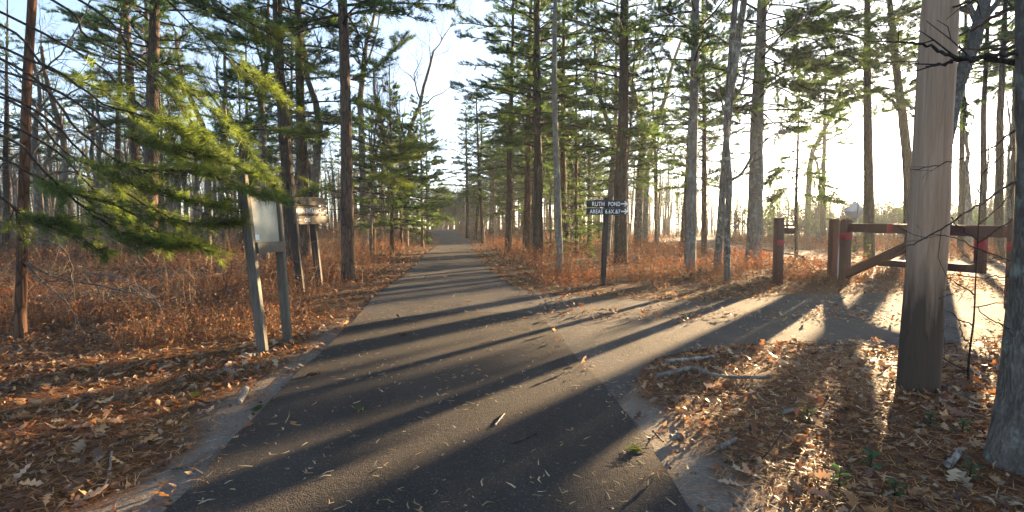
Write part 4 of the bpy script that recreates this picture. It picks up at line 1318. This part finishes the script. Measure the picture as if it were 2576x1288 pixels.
PAL = [(.18, .075, .034), (.14, .056, .028), (.22, .105, .048), (.095, .052, .034), (.25, .16, .085), (.14, .058, .034), (.085, .056, .045)]
mb = undergrowth(60000, 4.9, 15, .10, .36, .0026, .032, 5, .9, PAL, 3)
tag(mb.build('near_undergrowth', STEM, color=True), 'dry rust-brown low undergrowth in the near woods', 'undergrowth', kind='stuff')
mb = undergrowth(75000, 13, 70, .25, .75, .0042, .05, 5, 1.1, PAL, 4)
tag(mb.build('far_undergrowth', STEM, color=True), 'rust-brown dry undergrowth among the trees farther back', 'undergrowth', kind='stuff')
PALB = [(.13, .10, .08), (.17, .135, .105), (.10, .078, .062), (.21, .16, .11)]
mb = undergrowth(18000, 17, 95, 1.0, 3.6, .006, .16, 7, 2.0, PALB, 8, True, False)
tag(mb.build('brush', STEM, color=True), 'thin grey leafless brush standing between the trees', 'brush', kind='stuff')
PALG = [(.34, .27, .18), (.26, .19, .12), (.20, .13, .08)]
mb = undergrowth(2200, 5.6, 13, .35, 1.0, .005, .11, 5, 1.2, PALG, 14, True, False)
tag(mb.build('pale_twigs', STEM, color=True), 'pale bent dead stems rising from the near undergrowth', 'undergrowth', kind='stuff')

# ------------------------------------------------------------------ fallen leaves and needles
LP = A([(.30, .225, .15), (.29, .225, .155), (.17, .12, .085), (.40, .26, .13), (.30, .17, .075), (.21, .10, .038), (.15, .062, .026), (.22, .09, .035), (.36, .27, .17), (.09, .048, .028), (.32, .17, .065), (.075, .045, .03), (.12, .075, .05), (.20, .13, .085)])
def leaf_outline(kind):
    if kind == 0:   # lobed oak leaf, detailed
        t = A([0, .12, .24, .34, .46, .56, .70, .80, .92, 1.0]); wd = A([.03, .09, .34, .12, .46, .15, .48, .17, .22, .0])
    elif kind == 1:
        t = A([0, .25, .42, .66, .85, 1.0]); wd = A([.03, .36, .15, .44, .14, .0])
    else:
        t = A([0, .5, 1.0]); wd = A([.05, .42, .0])
    return t, wd * .62
def leaves(x, y, z, size, kind, tilt, pal, seed, lift=.012):
    r = np.random.default_rng(seed)
    M = len(x)
    t, wd = leaf_outline(kind); k = len(t)
    L_ = size * (.35 + .95 * r.random((M, 1)) ** 1.3)
    curl = r.normal(.25, .55, (M, 1)); bend = r.normal(.1, .5, (M, 1)); tw = r.normal(0, .5, (M, 1))
    shift = r.normal(0, .05, (M, k))
    def side(s):
        u = wd * s + (shift * (wd > .1))
        zz = curl * (wd * s) ** 2 * 1.6 + bend * (t - .5) ** 2 + tw * (wd * s) * (t - .5)
        return np.stack([np.broadcast_to(t - .5 + s * .10 * wd, u.shape), u * np.ones((M, 1)), zz], -1) * L_[:, :, None]
    Vm = np.stack([np.broadcast_to(t - .5, (M, k)), np.zeros((M, k)), bend * (t - .5) ** 2 - .02], -1) * L_[:, :, None]
    V = np.concatenate([side(1), Vm, side(-1)], 1)
    az = r.uniform(0, 6.28, M); ax = r.normal(0, tilt, M); ay = r.normal(0, tilt, M)
    ca, sa = np.cos(az), np.sin(az)
    Rz = np.zeros((M, 3, 3)); Rz[:, 0, 0] = ca; Rz[:, 0, 1] = -sa; Rz[:, 1, 0] = sa; Rz[:, 1, 1] = ca; Rz[:, 2, 2] = 1
    cx, sx = np.cos(ax), np.sin(ax)
    Rx = np.zeros((M, 3, 3)); Rx[:, 0, 0] = 1; Rx[:, 1, 1] = cx; Rx[:, 1, 2] = -sx; Rx[:, 2, 1] = sx; Rx[:, 2, 2] = cx
    cy, sy = np.cos(ay), np.sin(ay)
    Ry = np.zeros((M, 3, 3)); Ry[:, 1, 1] = 1; Ry[:, 0, 0] = cy; Ry[:, 0, 2] = sy; Ry[:, 2, 0] = -sy; Ry[:, 2, 2] = cy
    V = np.einsum('mij,mkj->mki', Rz @ Rx @ Ry, V)
    V[:, :, 2] -= V[:, :, 2].min(1, keepdims=True) * .75
    V += np.stack([x, y, z + r.uniform(.001, lift, M)], 1)[:, None]
    i = np.arange(k - 1)
    f = np.concatenate([np.stack([i, i + 1, k + i + 1, k + i], 1), np.stack([k + i, k + i + 1, 2 * k + i + 1, 2 * k + i], 1)])
    q = (np.arange(M)[:, None, None] * 3 * k + f).reshape(-1, 4)
    c = pal[r.integers(0, len(pal), M)] * r.uniform(.7, 1.25, (M, 1))
    return MB().add(V.reshape(-1, 3), q=q, c=np.repeat(c, 3 * k, 0))
def ground_pts(n, y0, y1, road_keep, sand_keep, seed, power=1.0, patchy=.5):
    r = np.random.default_rng(seed)
    y = y0 + (y1 - y0) * r.random(n) ** power
    x = r.uniform(-1, 1, n) * (1.12 * y + 1.8)
    on = on_road(x, y); sm_ = sand_mask(x, y)
    pr = np.where(on, road_keep * 2 * ss(.5, .85, vnoise(x * .9, y * .9, 40)) , (1 - sm_ * (1 - sand_keep)) * (1 - patchy + patchy * 1.6 * ss(.25, .7, vnoise(x * .7, y * .7, 41))))
    # leaves gather on the side road and thin out on the trail
    tr = in_poly(x, y, trail_poly)
    pr = np.where(on & ~tr, pr * 4.5, pr)
    pr = np.where(tr, pr * .55, pr)
    pr = np.where(on, np.maximum(pr, .35 * (1 - ss(.0, .2, road_dist(x, y) + .22 * vnoise(x * 2.5, y * 2.5, 47)))), pr)
    k = r.random(n) < pr
    x, y = x[k], y[k]
    z = ground_z(x, y) + np.where(on_road(x, y), .026, .0)
    return x, y, z
x, y, z = ground_pts(5200, 1.3, 5.0, .02, .10, 71)
tag(leaves(x, y, z, .105, 0, .34, LP, 1, .03).build('near_leaf_litter', LEAF, color=True), 'curled brown oak leaves lying close to the camera', 'leaf litter', kind='stuff')
x, y, z = ground_pts(22000, 4.6, 14.5, .05, .15, 72)
tag(leaves(x, y, z, .10, 1, .32, LP, 2, .04).build('leaf_litter', LEAF, color=True), 'brown oak leaves covering the ground at middle distance', 'leaf litter', kind='stuff')
x, y, z = ground_pts(26000, 1.3, 9.0, .03, .3, 75, patchy=.2)
tag(leaves(x, y, z, .05, 2, .5, LP * .8, 5, .03).build('leaf_fragments', LEAF, color=True), 'small broken leaf fragments over the near ground', 'leaf litter', kind='stuff')
x, y, z = ground_pts(40000, 13, 48, .05, 1, 73)
tag(leaves(x, y, z, .16, 2, .35, LP, 3, .06).build('far_leaf_litter', LEAF, color=True), 'brown leaves covering the ground farther back', 'leaf litter', kind='stuff')
def needles(n, y0, y1, road_keep, sand_keep, seed, ln, wd, pal, patchy=.3, clump=None):
    x, y, z = ground_pts(n, y0, y1, road_keep, sand_keep, seed, patchy=patchy)
    r = np.random.default_rng(seed + 1)
    M = len(x)
    az = r.uniform(0, 6.28, M) + 2.0 * vnoise(x * 2, y * 2, 44)
    l = ln * r.uniform(.5, 1.3, M)
    dx, dy = np.cos(az) * l, np.sin(az) * l
    px_, py_ = -np.sin(az) * wd / 2 * (1 + .12 * y), np.cos(az) * wd / 2 * (1 + .12 * y)
    bx, by_ = r.normal(0, .12, M) * l * -np.sin(az), r.normal(0, .12, M) * l * np.cos(az)
    z0 = z + r.uniform(.002, .012, M)
    lift = np.abs(r.normal(0, .15, M)) * l
    B = np.stack([x, y, z0], 1); Mi = np.stack([x + dx * .5 + bx, y + dy * .5 + by_, z0 + lift * .4 + .002], 1); T = np.stack([x + dx, y + dy, z0 + lift], 1)
    W = np.stack([px_, py_, np.zeros(M)], 1)
    V = np.stack([B - W, B + W, Mi - W, Mi + W, T], 1)
    base = np.arange(M)[:, None] * 5
    t = np.concatenate([base + A([0, 1, 3]), base + A([0, 3, 2]), base + A([2, 3, 4])])
    c = pal[r.integers(0, len(pal), M)] * r.uniform(.7, 1.3, (M, 1))
    return MB().add(V.reshape(-1, 3), t=t, c=np.repeat(c, 5, 0))
NP = A([(.30, .125, .036), (.24, .09, .028), (.38, .19, .065), (.18, .07, .03), (.44, .29, .13), (.11, .05, .025)])
tag(needles(110000, 1.3, 8.5, .012, .25, 81, .10, .0036, NP).build('needle_litter', LEAF, color=True), 'fallen orange-brown pine needles on the near ground', 'needle litter', kind='stuff')
NB = A([(.42, .32, .18), (.34, .24, .12), (.50, .42, .28), (.25, .17, .09)])
# short needle and bark bits scattered over the asphalt
r = np.random.default_rng(91)
n = 8000
y = 1.4 + 9.5 * r.random(n) ** 1.2; x = r.uniform(-4, 8, n)
k = on_road(x, y) & (r.random(n) < .25 + .75 * ss(.35, .7, vnoise(x * 1.3, y * 1.3, 50)))
x, y = x[k], y[k]; M = len(x)
az = r.uniform(0, 6.28, M); l = r.uniform(.012, .085, M); wv = r.uniform(.0015, .0062, M)
d_ = np.stack([np.cos(az), np.sin(az), np.zeros(M)], 1); pw = np.stack([-np.sin(az), np.cos(az), np.zeros(M)], 1) * wv[:, None]
B = np.stack([x, y, np.full(M, .028)], 1)
Mi = B + d_ * (l * .5)[:, None] + pw * r.normal(0, 3, (M, 1)) + [0, 0, .004]; T = B + d_ * l[:, None] + np.stack([np.zeros(M)] * 2 + [np.abs(r.normal(0, .008, M))], 1)
V = np.stack([B - pw, B + pw, Mi - pw, Mi + pw, T], 1)
base = np.arange(M)[:, None] * 5
t = np.concatenate([base + A([0, 1, 3]), base + A([0, 3, 2]), base + A([2, 3, 4])])
c = NB[r.integers(0, 4, M)] * r.uniform(.7, 1.2, (M, 1))
tag(MB().add(V.reshape(-1, 3), t=t, c=np.repeat(c, 5, 0)).build('asphalt_debris', LEAF, color=True), 'needle and bark bits scattered over the asphalt', 'debris', kind='stuff')

# ------------------------------------------------------------------ fallen sticks, logs, sprigs: one thing each
rs_ = np.random.default_rng(17)
def stick(name, label, pts, rad, mat, cat='stick', z=None, stubs=(), group=None):
    P = A([gp(*q) for q in pts])
    zz = ground_z(P[:, 0], P[:, 1]) + np.where(on_road(P[:, 0], P[:, 1]), .024, .012) + rad * .9
    P[:, 2] = zz if z is None else zz + A(z)
    o_ = P[0].copy()
    Q = resamp(P, 5) - o_ if len(P) > 2 else np.linspace(P[0], P[-1], 8) - o_
    Q = Q + rs_.normal(0, rad * .10, Q.shape)
    s = np.linspace(0, 1, len(Q))
    R_ = rad * (1 - .3 * s) * (1 + .12 * rs_.normal(0, 1, len(Q)))
    ob = tag(MB().tubes(Q, R_, 10, True).build(name, mat, smooth=True), label, cat, group)
    ob.location = tuple(o_)
    for st_ in stubs:
        a_, b_ = gp(*st_[0]), gp(*st_[1])
        a_[2] = o_[2]; b_[2] = o_[2] + st_[2]
        MB().tubes(np.linspace(a_, b_, 5) - o_, np.linspace(rad * .9, rad * .7, 5), 9, True).build('stub', st_[3] if len(st_) > 3 else mat, ob, True)
    return ob
stick('birch_log', 'straight pale birch log on the litter beside the side road', [(1674, 917), (1735, 912), (1795, 903)], .024, BIRCH, 'log')
stick('fallen_branch', 'long bent mossy branch lying in front of the pale birch log', [(1651, 952), (1690, 948), (1724, 945), (1753, 943), (1787, 955), (1841, 962), (1939, 968)], .021, BARK_PALE, 'branch',
      z=(0, .01, .03, .03, .01, 0, 0), stubs=[((1722, 946), (1701, 971), -.015, BARK_RED)])
stick('small_log', 'short dark log piece in the middle of the right-hand litter', [(1970, 1047), (1995, 1046), (2018, 1047)], .020, BARK_PALE, 'log')
stick('small_log', 'short cut log piece close to the asphalt at lower right', [(1688, 1112), (1708, 1108), (1728, 1100)], .020, BARK_PALE, 'log')
stick('small_log', 'short log piece right of the other one at lower right', [(1808, 1138), (1830, 1126), (1851, 1114)], .019, BARK_PALE, 'log')
stick('twig', 'thin straight grey stick by the asphalt edge at lower right', [(1643, 1092), (1655, 1104), (1668, 1118)], .008, TWIG)
stick('twig', 'dark curved twig on the litter at lower right', [(1855, 1158), (1890, 1166), (1920, 1160), (1950, 1138), (1985, 1105)], .006, TWIG_DARK, z=(0, 0, .01, .05, .10))
stick('bark_chip', 'white bark chip in the shade near the right-edge trunk', [(2384, 1178), (2398, 1165), (2412, 1150)], .022, BIRCH, 'bark')
stick('twig', 'white crooked twig at the lower left', [(281, 1149), (275, 1199), (268, 1222), (254, 1248)], .007, BIRCH)
stick('twig', 'long grey stick ending at the left asphalt edge', [(432, 1187), (478, 1181), (505, 1168), (540, 1150)], .008, TWIG)
stick('bark_chunk', 'sunlit pale piece of bark beside the left asphalt edge', [(620, 988), (612, 1006), (602, 1025)], .028, BIRCH, 'bark')
stick('small_log', 'mossy grey piece of wood at the foot of the information board', [(606, 903), (624, 903), (643, 899)], .032, BARK_PALE, 'log')
stick('twig', 'pale straight twig on the sunlit asphalt in the foreground', [(1246, 1079), (1258, 1064), (1271, 1048)], .006, BIRCH)
stick('twig', 'dark twig on the sunlit asphalt in the foreground', [(1288, 1127), (1316, 1117), (1350, 1101)], .006, TWIG_DARK)
stick('bark_chip', 'flat brown bark piece on the left of the asphalt', [(772, 952), (792, 950), (812, 944)], .016, BARK_RED, 'bark')
stick('bark_chip', 'brown bark piece in the shadow on the asphalt patch', [(1004, 850), (1016, 848), (1026, 846)], .022, BARK_RED, 'bark')
stick('fallen_branch', 'pale log leaning in the litter under the gate brace', [(2190, 712), (2197, 700), (2200, 688)], .05, BIRCH, 'branch', z=(0, .08, .18))
stick('fallen_branch', 'long thin fallen branch behind the keeper post', [(1900, 660), (1960, 668), (2010, 674), (2055, 690)], .03, TWIG, 'branch', z=(.55, .42, .35, .05))
stick('fallen_branch', 'long dead branch lying over the undergrowth at the left', [(215, 735), (300, 755), (370, 790), (430, 800)], .012, TWIG, 'branch', z=(.42, .38, .2, .12))
stick('fallen_branch', 'thin pale dead branch crossing the long one at the left', [(270, 748), (330, 752), (390, 790), (415, 830)], .009, BIRCH, 'branch', z=(.45, .3, .25, .1))

def sprig(px, py, label, s=1.0, seed=0):
    b = gp(px, py); b[2] = .026 if on_road(A([b[0]]), A([b[1]]))[0] else .03
    r_ = thing('pine_sprig', label, 'sprig', b)
    rr = np.random.default_rng(seed)
    nd = MB(); n_ = 70
    C = np.zeros((n_, 3)) + rr.normal(0, .008, (n_, 3)) * [1, 1, .3] + [0, 0, .006]
    a0 = rr.uniform(0, 6.28)
    an = a0 + rr.normal(0, .55, n_)
    D = np.stack([np.cos(an), np.sin(an), np.abs(rr.normal(0, .12, n_))], 1)
    blades(nd, C, D, 2, .11 * s, .0022, .06, rr, A([.6, .6, .6]))
    nd.build('needles', NEEDLE_NEAR, r_, color=True)
    MB().tubes(A([[0, 0, .006], [-.03 * math.cos(a0), -.03 * math.sin(a0), .008], [-.07 * math.cos(a0), -.07 * math.sin(a0), .006]]), A([.004, .004, .003]), 6, True).build('stem', TWIG, r_, True)
sprig(1606, 1142, 'green pine sprig on the shaded asphalt near its right edge', .7, 1)
sprig(905, 1040, 'green pine sprig on the asphalt left of centre', .6, 2)
sprig(478, 1006, 'green pine sprig on the needle litter at the left', .7, 3)
sprig(640, 1040, 'green pine sprig by the sunlit bark piece', .6, 4)

# small green seedlings in the shade at the lower right
def seedling(px, py, label, s, seed):
    b = gp(px, py); b[2] = float(ground_z(A([b[0]]), A([b[1]]))[0])
    rr = np.random.default_rng(seed)
    n_ = 7
    r_ = thing('seedling', label, 'seedling', b)
    for i in range(n_):
        az = i * 2.4 + rr.normal(0, .3); e = rr.uniform(.3, .9); l = s * rr.uniform(.6, 1.1)
        d = A([math.cos(az) * math.cos(e), math.sin(az) * math.cos(e), math.sin(e)]); sd_ = A([-math.sin(az), math.cos(az), 0])
        o0 = A([0, 0, .01 + .012 * i])
        t_ = A([0, .3, .6, .85, 1.]); wd = A([.02, .22, .26, .16, 0]) * l
        cen = o0 + d * (t_ * l)[:, None] + A([0, 0, -1]) * (.35 * l * t_ ** 2)[:, None]
        V = np.concatenate([cen + sd_ * wd[:, None] + [0, 0, .01], cen, cen - sd_ * wd[:, None] + [0, 0, .01]])
        k = 5; ii = np.arange(4)
        q = np.concatenate([np.stack([ii, ii + 1, k + ii + 1, k + ii], 1), np.stack([k + ii, k + ii + 1, 2 * k + ii + 1, 2 * k + ii], 1)])
        MB().add(V, q=q).build('leaf', GREEN, r_, True, True)
    MB().tubes(A([[0, 0, -.02], [0, 0, .05], [.005, 0, .10]]), A([.004, .003, .002]), 5).build('stem', TWIG_DARK, r_)
GREEN = mat_leafy('green_leaves', (.03, .065, .02), (.08, .15, .03), .3, .2, .4, .4)
for i, (px, py, lab) in enumerate([(2030, 1062, 'green seedling left of the utility pole foot in the right-hand litter'), (2190, 1180, 'green seedling at the bottom right below the utility pole'), (2250, 1255, 'bright green seedling at the bottom edge on the right'),
                                   (2340, 1080, 'green seedling just below the utility pole foot'), (2420, 1100, 'green seedling between the pole foot and the right-edge trunk'), (2110, 1230, 'green seedling near the bottom, left of the others'),
                                   (2440, 1200, 'green seedling beside the white bark chip')]):
    seedling(px, py, lab, .075, i + 3)

# ------------------------------------------------------------------ thin haze in the low sun
m = bpy.data.materials.new('haze')
m.use_nodes = True
nt = m.node_tree
nt.nodes.remove(nt.nodes['Principled BSDF'])
pv = N(nt, 'VolumePrincipled', Density=HAZE, Anisotropy=.35)
pv.inputs['Color'].default_value = (.82, .92, 1.0, 1)
nt.links.new(pv.outputs[0], nt.nodes['Material Output'].inputs['Volume'])
x0, x1, y0, y1 = gx[0] - 2, gx[-1] + 2, gy[0] - 2, gy[-1] + 2
hz = MB().box(((x0 + x1) / 2, (y0 + y1) / 2, 11.5), (x1 - x0, y1 - y0, 26)).build('haze', m)
tag(hz, 'thin pale haze lit by the low sun', 'haze', kind='stuff')
